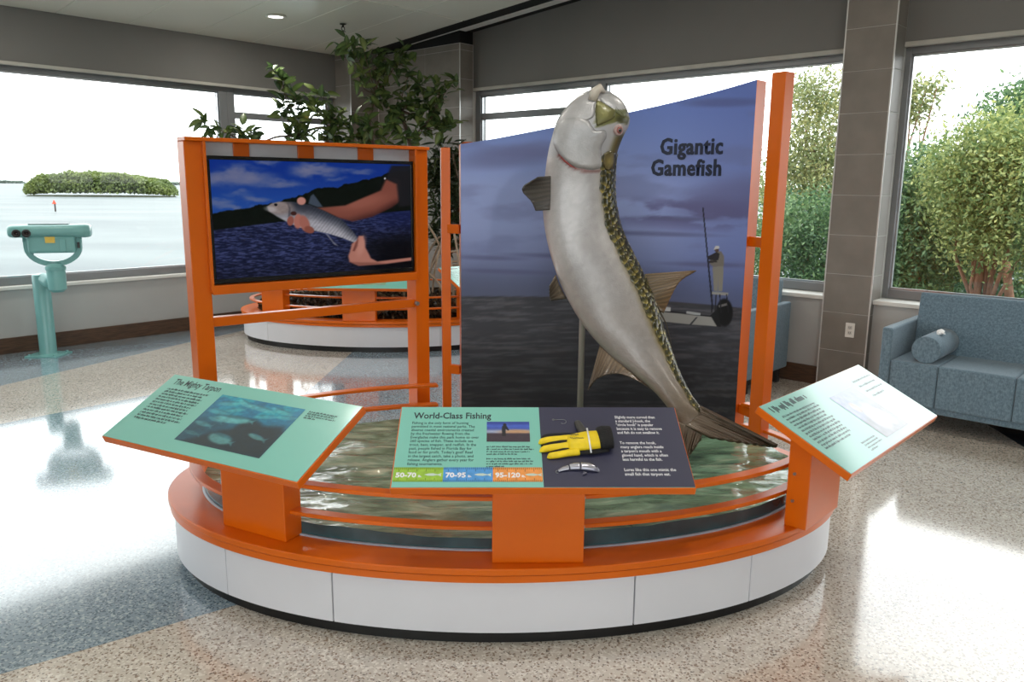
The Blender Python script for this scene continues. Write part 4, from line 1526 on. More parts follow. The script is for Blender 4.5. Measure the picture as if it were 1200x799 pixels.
def paint_mural(P):
    """P (...,3) world points on the print -> display colours; the picture is laid out on the panel"""
    s = pj(P)
    x, y = s[..., 0], s[..., 1]
    z = P[..., 2]
    h_ = (z - ZH)
    img = np.zeros(x.shape + (3,))
    t = np.clip(h_ / 1.1, 0, 1)
    a = np.array([[100, 106, 138], [114, 124, 166], [144, 157, 204], [150, 165, 216], [120, 142, 206], [98, 124, 198]], float)
    k = np.array([0, .12, .35, .55, .8, 1.0])
    for c in range(3):
        img[..., c] = np.interp(t, k, a[:, c])
    img = blend(img, (96, 112, 178), sstep(700, 880, x) * .55)
    img = blend(img, (84, 90, 118), sstep(.22, 0.0, t) * .7)
    n1 = fbm(x * .011 + 3, y * .045 + 7, 51, 5)
    img = blend(img, (104, 110, 154), sstep(.55, .75, n1) * .35)
    img = blend(img, (94, 92, 136), ell(x, y, 812, 250, 95, 17, .02, .6) * sstep(.35, .6, fbm(x * .03, y * .1, 4)) * .9)
    img = blend(img, (98, 98, 140), ell(x, y, 860, 232, 60, 22, -.2, .6) * .6)
    img = blend(img, (86, 96, 150), ell(x, y, 850, 120, 45, 5, -.02, .5) * .8)
    img = blend(img, (96, 98, 140), ell(x, y, 600, 183, 60, 12, -.1, .6) * .6)
    for (cx, cy, rx) in ((770, 274, 60), (790, 256, 40), (660, 300, 60), (590, 318, 50), (830, 310, 50), (570, 302, 40)):
        img = blend(img, (90, 92, 130), ell(x, y, cx, cy, rx, 2.6, .03, .7) * .7)
    # sea
    w_ = fbm(x * .03, y * .45, 61, 4)
    water = blend(np.zeros_like(img) + (58, 58, 66), (86, 86, 94), sstep(.4, .75, w_))
    water *= (1.0 - .28 * sstep(.0, .65, -h_))[..., None]
    water = blend(water, (120, 104, 96), sstep(.58, .75, fbm(x * .02, y * .25 + 9, 71)) * sstep(560, 540, y) * .12)
    m_ = sstep(.004, -.004, h_)[..., None]
    img = img * (1 - m_) + water * m_

    def q(cx, cy):
        return 760 + cx / 4.7, 230 + cy / 4.7
    def pg(pts, c_, soft=.5, k_=1.0):
        return blend(img, c_, poly_mask(x, y, [q(*p) for p in pts], soft) * k_)
    # skiff
    img = pg([(40, 628), (90, 632), (340, 662), (385, 668), (378, 716), (240, 706), (100, 692), (60, 690)], (150, 148, 146))
    img = pg([(40, 622), (380, 660), (380, 668), (40, 632)], (30, 30, 36), .4)
    img = pg([(84, 608), (122, 612), (120, 634), (82, 630)], (196, 196, 200), .4)
    img = pg([(208, 632), (286, 642), (286, 656), (208, 646)], (170, 172, 176), .4)
    img = pg([(262, 664), (272, 664), (238, 706), (226, 704)], (58, 58, 64), .3)
    # outboard and poling platform
    img = blend(img, (14, 14, 18), ell(x, y, *q(418, 640), 46 / 4.7, 76 / 4.7, 0, .12))
    img = pg([(340, 655), (380, 620), (400, 720), (376, 716)], (22, 22, 26), .4)
    img = pg([(384, 600), (430, 588), (434, 600), (390, 612)], (110, 108, 108), .3)
    img = pg([(340, 524), (440, 532), (438, 546), (345, 540)], (150, 148, 144), .3)
    for (xa, xb) in ((350, 348), (372, 366), (392, 400), (430, 440)):
        img = pg([(xa - 3, 540), (xa + 3, 540), (xb + 3, 640), (xb - 3, 640)], (28, 28, 34), .25)
    # push pole
    img = pg([(296, 62), (303, 62), (358, 620), (348, 620)], (30, 32, 46), .3)
    # angler
    img = pg([(352, 390), (412, 380), (412, 430), (406, 522), (384, 524), (386, 440), (380, 524), (360, 520)], (134, 130, 122), .4)
    img = pg([(340, 350), (372, 306), (400, 302), (416, 330), (414, 384), (358, 388), (338, 372)], (118, 112, 106), .4)
    img = pg([(326, 330), (345, 322), (375, 306), (392, 316), (384, 352), (345, 352), (328, 345)], (40, 38, 44), .4)
    img = pg([(330, 356), (372, 350), (380, 362), (334, 368)], (56, 50, 50), .3)
    img = blend(img, (84, 66, 60), ell(x, y, *q(376, 296), 12 / 4.7, 12 / 4.7))
    img = pg([(362, 288), (368, 274), (386, 272), (392, 286), (378, 290), (356, 294)], (196, 194, 194), .35)
    return img


def mural_grid(name, s0, s1, z0, z1, ns, nz, off, parent, m, slanted):
    s = np.linspace(s0, s1, ns)
    x, y = mur(t_of(s), off)
    k = np.linspace(0, 1, nz)
    ztop_ = z_top(s) if slanted else np.full(ns, z1)
    Z = z0 + (ztop_ - z0)[None, :] * k[:, None]
    P = np.stack([np.tile(x, (nz, 1)), np.tile(y, (nz, 1)), Z], -1)
    me = grid_mesh(name, P, paint_mural(P))
    return link(name, me, m, parent, smooth=True)


mural = empty('mural_panel')
tag(mural, 'curved blue seascape mural board titled Gigantic Gamefish behind the fish', 'mural board')
mural_grid('mural_print', 0, ARC, M_Z0, 2.0, 190, 200, 0.0, mural, M_MURAL, True)
# finer print of the poling angler and his skiff
sA_ = np.interp(-find_t(772, 1.2), -ts_, arc)
sB_ = np.interp(-find_t(866, 1.2), -ts_, arc)
mural_grid('angler_print', sA_, sB_, 0.90, 1.56, 110, 170, 0.0015, mural, M_MURAL, False)
# orange edge and back of the board
TD = 0.10
s = np.linspace(0, ARC, 120)
x0, y0 = mur(t_of(s), -0.001)
x1, y1 = mur(t_of(s), -TD)
zt = z_top(s)
vs, fs = [], []
for i in range(120):
    vs += [(x0[i], y0[i], M_Z0), (x0[i], y0[i], zt[i]), (x1[i], y1[i], zt[i]), (x1[i], y1[i], M_Z0)]
for i in range(119):
    for k in range(4):
        k2 = (k + 1) % 4
        fs.append((4 * i + k, 4 * i + k2, 4 * i + 4 + k2, 4 * i + 4 + k))
fs += [(0, 3, 2, 1), (119 * 4, 119 * 4 + 1, 119 * 4 + 2, 119 * 4 + 3)]
MB().add(vs, fs).build('board_body', M_ORANGE, mural, auto=True)
# lettering bent onto the board
for (txt, py_base) in (('Gigantic', 182.5), ('Gamefish', 208.0)):
    te = find_t(848.0, 1.85)
    se = np.interp(-te, -ts_, arc)
    xe, ye = mur(te)
    zb_ = at(848, py_base - 2.5, float(ye)).z
    bm = bmesh.new()
    for shift_, lift in ((-0.004, 0.003), (0.0, 0.0034)):           # two strikes make the heavy weight
        me = text_mesh(txt, 0.116, align='RIGHT', bold=0.0027, xscale=0.80, spacing=1.07)
        co = np.empty(len(me.vertices) * 3, np.float32)
        me.vertices.foreach_get('co', co)
        co = co.reshape(-1, 3)
        tx, ty = mur(t_of(se + co[:, 0] + shift_), lift)
        me.vertices.foreach_set('co', np.stack([tx, ty, zb_ + co[:, 1]], -1).astype(np.float32).ravel())
        me.update()
        bm.from_mesh(me)
    me = bpy.data.meshes.new('title_text')
    bm.to_mesh(me)
    bm.free()
    link('title_text', me, M_NAVYINK, mural)
# feet carrying the board on the ledge
for s_ in (0.25, ARC * 0.5, ARC - 0.25):
    t = float(t_of(s_))
    fx_, fy_ = mur(t, -0.05)
    MB().box(fx_ - 0.03, fx_ + 0.03, fy_ - 0.03, fy_ + 0.03, 0.25, M_Z0).build('foot', M_ORANGE, mural)

# orange posts beside the mural
def post(label, px, v, ztop_, size, yaw, arms):
    p = at(px, 300, v)
    r = empty('support_post', (p.x, p.y, Z_LEDGE), yaw)
    tag(r, label, 'post', 'orange posts beside the mural')
    MB().box(-size / 2, size / 2, -size / 2, size / 2, 0, ztop_ - Z_LEDGE).build('upright', M_ORANGE, r, bevel=0.003)
    Minv = (Matrix.Translation(r.location) @ Matrix.Rotation(yaw, 4, 'Z')).inverted()
    for (z, tgt) in arms:
        a = Vector((p.x, p.y, z))
        b = Vector((tgt[0], tgt[1], z))
        d = (b - a).normalized()
        n_ = Vector((-d.y, d.x, 0))
        w2, h2 = 0.018, 0.025
        vs = []
        for q_ in (a, b):
            for (i, j) in ((-1, -1), (1, -1), (1, 1), (-1, 1)):
                vs.append(Minv @ (q_ + n_ * w2 * i + Vector((0, 0, h2 * j))))
        MB().add(vs, [(0, 1, 2, 3), (7, 6, 5, 4), (0, 4, 5, 1), (1, 5, 6, 2), (2, 6, 7, 3), (3, 7, 4, 0)]).build('bracket', M_ORANGE, r, bevel=0.002)
    return r


mr_ = mur(float(tR), -0.05)
ml_ = mur(float(tL), -0.05)
zr1, zr2 = at(890, 285, 3.93).z, at(878, 487, 3.93).z
post('tall thick orange post right of the blue mural', 903, 3.93, 2.188, 0.074, math.radians(38), ((zr1, mr_), (zr2, mr_)))
zl1, zl2 = at(533, 268, 4.45).z, at(533, 432, 4.45).z
post('slim orange post left of the blue mural beside the television frame', 522.5, 4.46, 1.853, 0.050, math.radians(10), ((zl1, ml_), (zl2, ml_)))
# ================================================================== THE TARPON
LR = [((699, 103), (716, 108)), ((683, 109), (728, 117)), ((667, 122), (736, 131)), ((654, 139), (737.5, 145)), ((646, 163), (729, 163)), ((641, 186), (722, 184)), ((638, 212), (720, 211)),
      ((636, 240), (721.5, 240)), ((639, 272), (728, 268)), ((647, 305), (741, 297)), ((659, 338), (755, 324)), ((675, 368), (766, 352)), ((693, 393), (776, 383)), ((716, 417), (786, 411)),
      ((743, 438), (795, 436)), ((767, 459), (806, 458)), ((786, 482), (816, 473)), ((799, 501), (829, 485)), ((812, 513), (838, 500))]
VD = [3.86, 3.86, 3.86, 3.87, 3.88, 3.89, 3.90, 3.90, 3.89, 3.87, 3.85, 3.82, 3.78, 3.74, 3.69, 3.64, 3.59, 3.55, 3.53]
THK = [0.30, 0.48, 0.52, 0.54, 0.54, 0.53, 0.51, 0.50, 0.49, 0.48, 0.47, 0.46, 0.46, 0.46, 0.47, 0.46, 0.38, 0.20, 0.05]
NS, NA = 150, 72
Lp = np.array([at(*l_, v_) for (l_, r_), v_ in zip(LR, VD)])
Rp = np.array([at(*r_, v_) for (l_, r_), v_ in zip(LR, VD)])
FL, FR, FT = catmull(Lp, NS), catmull(Rp, NS), catmull(np.array(THK)[:, None], NS)[:, 0]
cen_ = (FL + FR) / 2
hv = (FR - FL) / 2
tan_ = np.gradient(cen_, axis=0)
tan_ /= np.linalg.norm(tan_, axis=1)[:, None]
nrm_ = np.cross(hv, tan_)
nrm_ /= np.linalg.norm(nrm_, axis=1)[:, None]
nrm_ *= np.sign(-nrm_[:, 1:2])
hl = np.linalg.norm(hv, axis=1)
th_ = np.linspace(0, 2 * PI, NA, endpoint=False)
ct, st = np.cos(th_), np.sin(th_)
st2 = np.sign(st) * np.abs(st) ** 1.12
FP = cen_[:, None, :] + hv[:, None, :] * ct[None, :, None] + nrm_[:, None, :] * (hl * FT)[:, None, None] * st2[None, :, None]
FPX_ = pj(FP)
sx, sy = FPX_[..., 0], FPX_[..., 1]
p_lat = np.broadcast_to((ct[None, :] + 1) / 2, sx.shape)
stt = np.broadcast_to(np.linspace(0, len(LR) - 1, NS)[:, None], sx.shape)

fc = np.zeros(sx.shape + (3,)) + (160, 157, 158)
fc = blend(fc, (208, 201, 199), sstep(.22, .02, p_lat) * .9)
fc = blend(fc, (196, 192, 190), sstep(.62, .78, p_lat) * .5)
fc = blend(fc, (134, 127, 122), sstep(7.5, 13, stt) * .75)
fc = blend(fc, (104, 90, 74), sstep(13.0, 17.0, stt) * .95)
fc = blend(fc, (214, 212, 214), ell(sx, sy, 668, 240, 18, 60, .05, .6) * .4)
sc_ = fbm(sx * .25, sy * .25, 5, 3)
fc *= (0.93 + .14 * sc_)[..., None]
dors = sstep(.74, .90, p_lat + .05 * (fbm(stt * 6, p_lat * 8, 3) - .5)) * sstep(4.6, 5.4, stt) * sstep(18, 16.0, stt)
fc = blend(fc, (112, 96, 44), dors)
fc = blend(fc, (58, 54, 28), sstep(.90, .98, p_lat) * sstep(4.4, 5.2, stt) * sstep(18, 16, stt))
# head pigment
head = sstep(5.1, 4.7, stt)
fc = blend(fc, (184, 183, 186), head * .8)
fc = blend(fc, (172, 172, 178), ell(sx, sy, 700, 165, 22, 20, .2, .5) * head)
olive = poly_mask(sx, sy, [(698, 117), (706, 120), (716, 126), (728, 130), (738, 138), (735, 146), (722, 143), (712, 146), (698, 150), (697, 138), (700, 127)], 1.0)
fc = blend(fc, (112, 112, 62), olive * (st2[None, :] > -0.3))
fc = blend(fc, (66, 66, 34), ell(sx, sy, 729, 141, 8, 4, .4, .5) * olive)
fc = blend(fc, (150, 150, 152), poly_mask(sx, sy, [(708, 108), (722, 108), (736, 124), (738, 136), (724, 128), (708, 118)], 1.5) * head)
fc = blend(fc, (92, 84, 40), sstep(.80, .93, p_lat) * sstep(3.4, 3.9, stt) * head)
gill_red = poly_mask(sx, sy, [(655, 177), (668, 190), (682, 197), (704, 199), (704, 202), (684, 202), (668, 197), (652, 182)], 1.0)
fc = blend(fc, (120, 70, 66), gill_red * .7)
V = FP.reshape(-1, 3)
i_ = np.arange(NS * NA).reshape(NS, NA)
n_ = np.roll(i_, -1, axis=1)
Q = np.stack([i_[:-1], n_[:-1], n_[1:], i_[1:]], -1).reshape(-1, 4)
caps = np.vstack([[FP[0].mean(0)], [FP[-1].mean(0)]])
V2 = np.vstack([V, caps])
fcol = np.vstack([lin(np.clip(fc, 0, 255)).reshape(-1, 3), [lin(np.array([150, 146, 130]))], [lin(np.array([110, 96, 80]))]])
faces = [tuple(int(a) for a in f) for f in Q]
faces += [(NS * NA, int(i_[0, (k + 1) % NA]), int(i_[0, k])) for k in range(NA)]
faces += [(NS * NA + 1, int(i_[-1, k]), int(i_[-1, (k + 1) % NA])) for k in range(NA)]
me = bpy.data.meshes.new('body')
me.from_pydata(V2.tolist(), [], faces)
set_col(me, fcol)
M_FISH = mat('silver_fish_skin', attr='Col', rough=0.38, metal=0.30, spec=0.5, coat=0.4, coat_rough=0.18, bump=0.14, bscale=110)
tarpon = empty('tarpon_model', (0, 0, 0))
tag(tarpon, 'big silver tarpon model leaping upright with gold-green scaled back', 'fish model')
link('body', me, M_FISH, tarpon, smooth=True)

# surface lookup for things that sit on the flank
front = (st2[None, :] > 0.02) & np.ones((NS, 1), bool)
DP, DS = FP[front], FPX_[front]
DN = (hv[:, None, :] / hl[:, None, None] * ct[None, :, None] * FT[:, None, None] + nrm_[:, None, :] * st2[None, :, None])
DN = (DN / np.linalg.norm(DN, axis=2)[..., None])[front]


def flank(px, py, off=0.0, k=6):
    d = np.hypot(DS[:, 0] - px, DS[:, 1] - py)
    ii = np.argsort(d)[:k]
    w_ = 1 / (d[ii] + 0.05)
    w_ /= w_.sum()
    p = (DP[ii] * w_[:, None]).sum(0)
    nn = (DN[ii] * w_[:, None]).sum(0)
    nn /= np.linalg.norm(nn)
    return p + nn * off, nn


def plate(name, outline, center, thick, m, col_fn=None, rings=9, n=72, rim=0.35):
    """a bony plate lying on the fish: outline in picture points, raised by thick"""
    ol = catmull(np.array(outline + [outline[0]], float), n + 1)[:-1]
    c = np.array(center, float)
    vs, cols = [], []
    for r_ in np.linspace(1.0, 0.0, rings):
        for p in ol:
            q_ = c + (p - c) * max(r_, 0.02)
            lift = thick * (1 - rim * r_ ** 3) if r_ < 0.999 else -0.004
            w_, nn = flank(q_[0], q_[1], lift)
            vs.append(w_)
            cols.append(col_fn(q_[0], q_[1], r_) if col_fn else (200, 198, 200))
    fs = []
    for i in range(rings - 1):
        for k in range(n):
            k2 = (k + 1) % n
            fs.append((i * n + k, i * n + k2, (i + 1) * n + k2, (i + 1) * n + k))
    fs.append(tuple((rings - 1) * n + k for k in range(n)))
    mb_ = MB().add([tuple(v) for v in vs], fs)
    o = mb_.build(name, m, tarpon, smooth=True)
    set_col(o.data, lin(np.clip(np.array(cols), 0, 255)))
    return o


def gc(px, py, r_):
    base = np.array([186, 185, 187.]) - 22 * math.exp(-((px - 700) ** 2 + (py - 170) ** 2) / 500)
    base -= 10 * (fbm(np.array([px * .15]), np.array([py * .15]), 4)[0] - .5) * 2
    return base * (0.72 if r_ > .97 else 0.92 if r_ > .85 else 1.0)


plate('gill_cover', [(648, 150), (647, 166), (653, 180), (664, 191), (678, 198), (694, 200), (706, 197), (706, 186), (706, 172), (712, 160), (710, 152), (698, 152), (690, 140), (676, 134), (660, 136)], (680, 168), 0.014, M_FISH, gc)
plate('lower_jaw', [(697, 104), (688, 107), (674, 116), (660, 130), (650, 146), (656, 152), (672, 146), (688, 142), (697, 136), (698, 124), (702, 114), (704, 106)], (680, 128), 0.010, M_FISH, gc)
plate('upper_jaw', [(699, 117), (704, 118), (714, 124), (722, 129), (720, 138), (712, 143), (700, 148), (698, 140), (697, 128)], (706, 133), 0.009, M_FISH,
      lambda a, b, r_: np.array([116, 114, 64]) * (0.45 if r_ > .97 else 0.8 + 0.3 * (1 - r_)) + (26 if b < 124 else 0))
plate('snout', [(706, 110), (716, 110), (728, 118), (735, 130), (733, 138), (724, 134), (714, 126), (705, 120), (702, 114)], (719, 121), 0.008, M_FISH,
      lambda a, b, r_: np.array([176, 176, 178]) - (np.array([60, 56, 90]) if b > 128 else 0))
plate('nape_scale', [(707, 180), (712, 177), (718, 178), (719, 190), (716, 198), (710, 200), (706, 195), (705, 187)], (712, 189), 0.012, M_FISH,
      lambda a, b, r_: np.array([120, 106, 58]) * (0.6 + 0.6 * (1 - r_)))
# chin tip hooking up over the mouth
jw = MB()
a_ = at(697, 110, 3.84)
jw.tube([tuple(at(694, 118, 3.80)), tuple(at(697, 108, 3.80)), tuple(at(703, 103, 3.81)), tuple(at(708, 108, 3.83))], [0.020, 0.024, 0.019, 0.008], 12)
jt = jw.build('chin_tip', mat('pale_jaw_skin', (188, 180, 168), rough=0.4, coat=0.3), tarpon, smooth=True)
# eye
ep, en = flank(724, 152.5, 0.004)
Re = Vector(en).to_track_quat('Z', 'Y').to_matrix().to_4x4()
Re.translation = Vector(ep)
MB().lathe([(0.0, -0.01), (0.024, -0.01), (0.025, 0.004), (0.019, 0.010), (0.017, 0.008), (0.0, 0.008)], 24, Re).build('eye_rim', mat('pink_eye_rim', (176, 150, 146), rough=0.3, coat=0.5), tarpon, smooth=True)
ey = MB().lathe([(0.0, 0.0), (0.017, 0.004), (0.0145, 0.011), (0.008, 0.0145), (0.0, 0.0155)], 24, Re).build('eye', mat('reddish_iris', (150, 92, 88), rough=0.1, coat=1.0), tarpon, smooth=True)
MB().lathe([(0.0, 0.012), (0.0095, 0.0142), (0.006, 0.0165), (0.0, 0.0172)], 20, Re).build('pupil', mat('black_pupil', (8, 8, 9), rough=0.05, coat=1.0), ey, smooth=True)
# red seam of the gill slit
gs = [flank(px, py, 0.004)[0] for px, py in ((656, 181), (662, 188), (669, 194), (676, 198))]
MB().tube([tuple(p) for p in gs], [0.002, 0.005, 0.004, 0.001], 8).build('gill_slit', mat('red_gill', (138, 48, 44), rough=0.4), tarpon, smooth=True)

# scales along the back: each a small domed plate
def scale_mesh(w_, l_, c_in, c_out):
    vs, cols, fs = [(0, 0, 0.004)], [c_in], []
    n = 12
    for ring_, (r_, z_) in enumerate(((0.6, 0.0052), (1.0, 0.0))):
        for k in range(n):
            a = 2 * PI * k / n
            vs.append((l_ * r_ * math.cos(a), w_ * r_ * math.sin(a), z_ + 0.006 * max(0, math.cos(a)) * r_))
            tip = max(0, math.cos(a))
            cols.append(tuple(np.array(c_in) * (1 - tip * r_) + np.array(c_out) * tip * r_))
    for k in range(n):
        fs.append((0, 1 + k, 1 + (k + 1) % n))
        fs.append((1 + k, 1 + n + k, 1 + n + (k + 1) % n, 1 + (k + 1) % n))
    me = bpy.data.meshes.new('scale')
    me.from_pydata(vs, [], fs)
    set_col(me, lin(np.array(cols, float)))
    me.polygons.foreach_set('use_smooth', [True] * len(me.polygons))
    return me


M_SCALE = mat('gold_green_scale', attr='Col', rough=0.3, metal=0.25, coat=0.5, coat_rough=0.1)
sm_gold = scale_mesh(0.019, 0.026, (46, 44, 16), (190, 170, 92))
sm_dark = scale_mesh(0.020, 0.025, (34, 34, 16), (126, 122, 56))
sm_ridge = scale_mesh(0.017, 0.025, (120, 116, 84), (244, 242, 230))  # near-white tips paint the glint along the back ridge
for sm in (sm_gold, sm_dark, sm_ridge):
    sm.materials.append(M_SCALE)
clen = np.concatenate([[0], np.cumsum(np.linalg.norm(np.diff(FR, axis=0), axis=1))])
s_start = np.interp(5.0, np.linspace(0, len(LR) - 1, NS), clen)
s_end = np.interp(16.8, np.linspace(0, len(LR) - 1, NS), clen)
rnd0 = random.Random(2)
for row, (ang_, me_, step, shift) in enumerate(((51, sm_gold, .036, 0), (39, sm_gold, .036, .5), (27, sm_dark, .036, 0), (14, sm_gold, .036, .5), (2, sm_ridge, .032, 0))):
    s = s_start + step * shift
    while s < s_end:
        fi = np.interp(s, clen, np.arange(NS))
        i = int(min(fi, NS - 2))
        f = fi - i
        an_ = math.radians(ang_)
        an_ *= 1 - 0.30 * (s - s_start) / (s_end - s_start)
        an_ += rnd0.uniform(-.05, .05)
        an_ = max(an_, 0.01)
        def pt(ii, aa):
            return cen_[ii] + hv[ii] * math.cos(aa) + nrm_[ii] * (hl[ii] * FT[ii]) * (math.sin(aa) ** 1.12)
        p = pt(i, an_) * (1 - f) + pt(i + 1, an_) * f
        tg = Vector(pt(i + 1, an_) - pt(i, an_)).normalized()
        sd = Vector(pt(i, an_ + .05) - pt(i, max(an_ - .05, 0.001))).normalized()
        nn = sd.cross(tg)
        if nn.dot(Vector(p - cen_[i])) < 0:
            nn = -nn
        nn.normalize()
        sd = nn.cross(tg)
        size = 0.75 + 0.25 * min(1.0, hl[i] / 0.16)
        M4 = Matrix((tg, sd, nn)).transposed().to_4x4() @ Matrix.Rotation(math.radians(8 + rnd0.uniform(-6, 6)), 4, 'Y') @ Matrix.Rotation(rnd0.uniform(-.2, .2), 4, 'Z') @ Matrix.Scale(size * rnd0.uniform(.85, 1.1), 4)
        M4.translation = Vector(p) + nn * 0.001
        o = bpy.data.objects.new('scale', me_)
        C.objects.link(o)
        o.parent = tarpon
        o.matrix_local = M4
        s += step * size


# fins: sheets with raised rays
def fin(name, base, tip, v_base, v_tip, col_b, col_t, nu=26, nv=14, rays=13, thick=0.006, belly=0.0, amp=0.16):
    """base and tip: picture polylines; rays run from base to tip"""
    b_ = catmull(np.array(base, float), nu)
    t_ = catmull(np.array(tip, float), nu)
    P = np.zeros((nv, nu, 3))
    col = np.zeros((nv, nu, 3))
    for j in range(nv):
        k = j / (nv - 1)
        for i in range(nu):
            q_ = b_[i] * (1 - k) + t_[i] * k
            vb = v_base[0] + (v_base[1] - v_base[0]) * i / (nu - 1)
            vt = v_tip[0] + (v_tip[1] - v_tip[0]) * i / (nu - 1)
            vv = vb * (1 - k) + vt * k + 0.0025 * math.sin(i / (nu - 1) * rays * 2 * PI) * (0.3 + k) + belly * math.sin(PI * k)
            P[j, i] = at(q_[0], q_[1], vv)
            stripe = 0.9 + amp * math.sin(i / (nu - 1) * rays * 2 * PI)
            col[j, i] = (np.array(col_b) * (1 - k) + np.array(col_t) * k) * stripe
    me = grid_mesh(name, P, col)
    o = link(name, me, M_FISH, tarpon, smooth=True)
    sdf = o.modifiers.new('thickness', 'SOLIDIFY')
    sdf.thickness = thick
    sdf.offset = 0
    return o


fin('pectoral_fin', [(645, 206), (645, 225), (644, 246)], [(630, 208), (612, 221), (623, 236), (628, 247)], (3.84, 3.84), (3.76, 3.78), (92, 86, 80), (58, 54, 48), rays=8)
fin('pelvic_fin', [(651, 322), (655, 333), (664, 350)], [(644, 336), (644, 346), (645, 352)], (3.86, 3.86), (3.82, 3.84), (108, 94, 76), (72, 62, 48), rays=5, nu=16)
fin('anal_fin', [(703, 404), (720, 418), (746, 438), (772, 460)], [(689, 457), (701, 443), (724, 438), (748, 447), (773, 463)], (3.78, 3.66), (3.74, 3.66), (122, 102, 80), (80, 64, 46), nu=40, rays=16)
fin('dorsal_fin', [(752, 321), (762, 342), (773, 364)], [(816, 317), (795, 332), (777, 367)], (3.86, 3.82), (3.86, 3.84), (92, 74, 46), (118, 92, 62), nu=34, rays=12)
fin('tail_lobe', [(819, 475), (820, 484), (812, 492), (803, 499)], [(911, 522.5), (906, 523), (872, 519), (832, 512)], (3.548, 3.540), (3.40, 3.46), (106, 91, 74), (82, 64, 44), nu=34, nv=30, rays=12, thick=0.016, amp=0.05)
fin('tail_lobe', [(794, 494), (804, 498), (814, 500), (824, 502)], [(786, 566), (790, 564), (803, 540), (822, 513)], (3.55, 3.525), (3.44, 3.50), (106, 91, 74), (88, 70, 50), nu=34, nv=30, rays=12, thick=0.016, amp=0.05)
MB().tube([tuple(at(772, 362, 3.83)), tuple(at(781, 380, 3.82)), tuple(at(786, 400, 3.80)), tuple(at(789, 418, 3.80))], [0.005, 0.003, 0.002, 0.001], 6).build('dorsal_filament', mat('dark_filament', (60, 50, 36), rough=0.5), tarpon, smooth=True)
# its support pole
p0 = at(681, 430, 3.98)
sp_ = MB().tube([(p0.x, 3.98, 0.36), (p0.x, 3.98, at(681, 372, 3.95).z), (p0.x + 0.02, 3.90, at(684, 366, 3.95).z + 0.02)], 0.016, 14).build('support_pole', M_POLE, smooth=True)
tag(sp_, 'slim grey support pole under the belly of the tarpon', 'pole')

# ================================================================== THINGS ON THE CENTRE SIGN
SIGN_N = Vector((math.sin(yc) * math.sin(ST), -math.cos(yc) * math.sin(ST), math.cos(ST)))
SIGN_O = Vector((cen_front.x, cen_front.y, SZ))
SIGN_M = Matrix.Translation(SIGN_O) @ Matrix.Rotation(yc, 4, 'Z') @ Matrix.Rotation(ST, 4, 'X')
SIGN_I = SIGN_M.inverted()


def on_sign(px, py):
    p = SIGN_I @ on_plane(px, py, SIGN_O, SIGN_N)
    return p.x, p.y


def sign_thing(name, x, y, z=0.002):
    o = empty(name)
    o.matrix_world = SIGN_M @ Matrix.Translation((x, y, z))
    return o


# fishing glove: back of the hand up, fingers to the left
M_YEL = mat('yellow_glove_leather', (238, 206, 18), rough=0.5, var=0.08, vscale=30, bump=0.15, bscale=120)
M_GBLK = mat('black_glove_knit', (16, 15, 17), rough=0.8, var=0.15, vscale=60, bump=0.3, bscale=160)
gx, gy = on_sign(672, 523)
glove = sign_thing('fishing_glove', gx, gy)
tag(glove, 'yellow fishing glove with black cuff lying on the navy sign', 'glove')


def gl(px, py):
    x, y = on_sign(px, py)
    return x - gx, y - gy


def swept(sections, seg=18, flat=0.55):
    """limb through (x,y,half width) stations lying on the sign: flattened round sections"""
    vs, fs = [], []
    n = len(sections)
    for i, (x, y, w_) in enumerate(sections):
        x0, y0 = sections[max(i - 1, 0)][:2]
        x1, y1 = sections[min(i + 1, n - 1)][:2]
        d = Vector((x1 - x0, y1 - y0, 0)).normalized()
        s_ = Vector((-d.y, d.x, 0))
        hgt = w_ * flat
        for k in range(seg):
            a = 2 * PI * k / seg
            vs.append(Vector((x, y, hgt)) + s_ * w_ * math.cos(a) + Vector((0, 0, 1)) * hgt * math.sin(a))
    for i in range(n - 1):
        for k in range(seg):
            k2 = (k + 1) % seg
            fs.append((i * seg + k, i * seg + k2, (i + 1) * seg + k2, (i + 1) * seg + k))
    fs.append(tuple(range(seg - 1, -1, -1)))
    fs.append(tuple((n - 1) * seg + k for k in range(seg)))
    return vs, fs


def limb(name, m, pts, widths, flat=0.55, n=22):
    c_ = catmull(np.array(pts, float), n)
    w_ = np.interp(np.linspace(0, 1, n), np.linspace(0, 1, len(widths)), widths)
    e = np.minimum(1, np.sqrt(np.clip(1 - (1 - np.clip(np.arange(n) / 3.0, 0, 1)) ** 2, 0.03, 1)))
    w_ = w_ * e
    vs, fs = swept([(a[0], a[1], b) for a, b in zip(c_, w_)], flat=flat)
    return MB().add(vs, fs).build(name, m, glove, smooth=True)


# dark finger sides and palm under the yellow back
limb('glove_palm', M_GBLK, [gl(634, 524), gl(660, 524), gl(690, 523), gl(710, 521)], [0.024, 0.046, 0.052, 0.046], 0.20)
limb('index_finger', M_YEL, [gl(631, 520.5), gl(642, 518.5), gl(655, 517.5), gl(672, 517)], [0.0115, 0.0130, 0.0135, 0.016], 0.8)
limb('middle_finger', M_YEL, [gl(632, 530), gl(645, 528), gl(658, 526.5), gl(674, 525)], [0.0115, 0.0135, 0.014, 0.017], 0.85)
limb('ring_finger', M_YEL, [gl(641, 537), gl(652, 536), gl(664, 534), gl(678, 532)], [0.0115, 0.0130, 0.0135, 0.016], 0.8)
limb('little_finger', M_GBLK, [gl(634, 514.5), gl(645, 513), gl(658, 512.5), gl(672, 513)], [0.009, 0.0105, 0.011, 0.013], 0.7)
limb('thumb', mat('dark_grey_glove_tip', (62, 60, 58), rough=0.6), [gl(675.5, 496), gl(679, 503), gl(684, 511)], [0.012, 0.015, 0.016], 0.8)
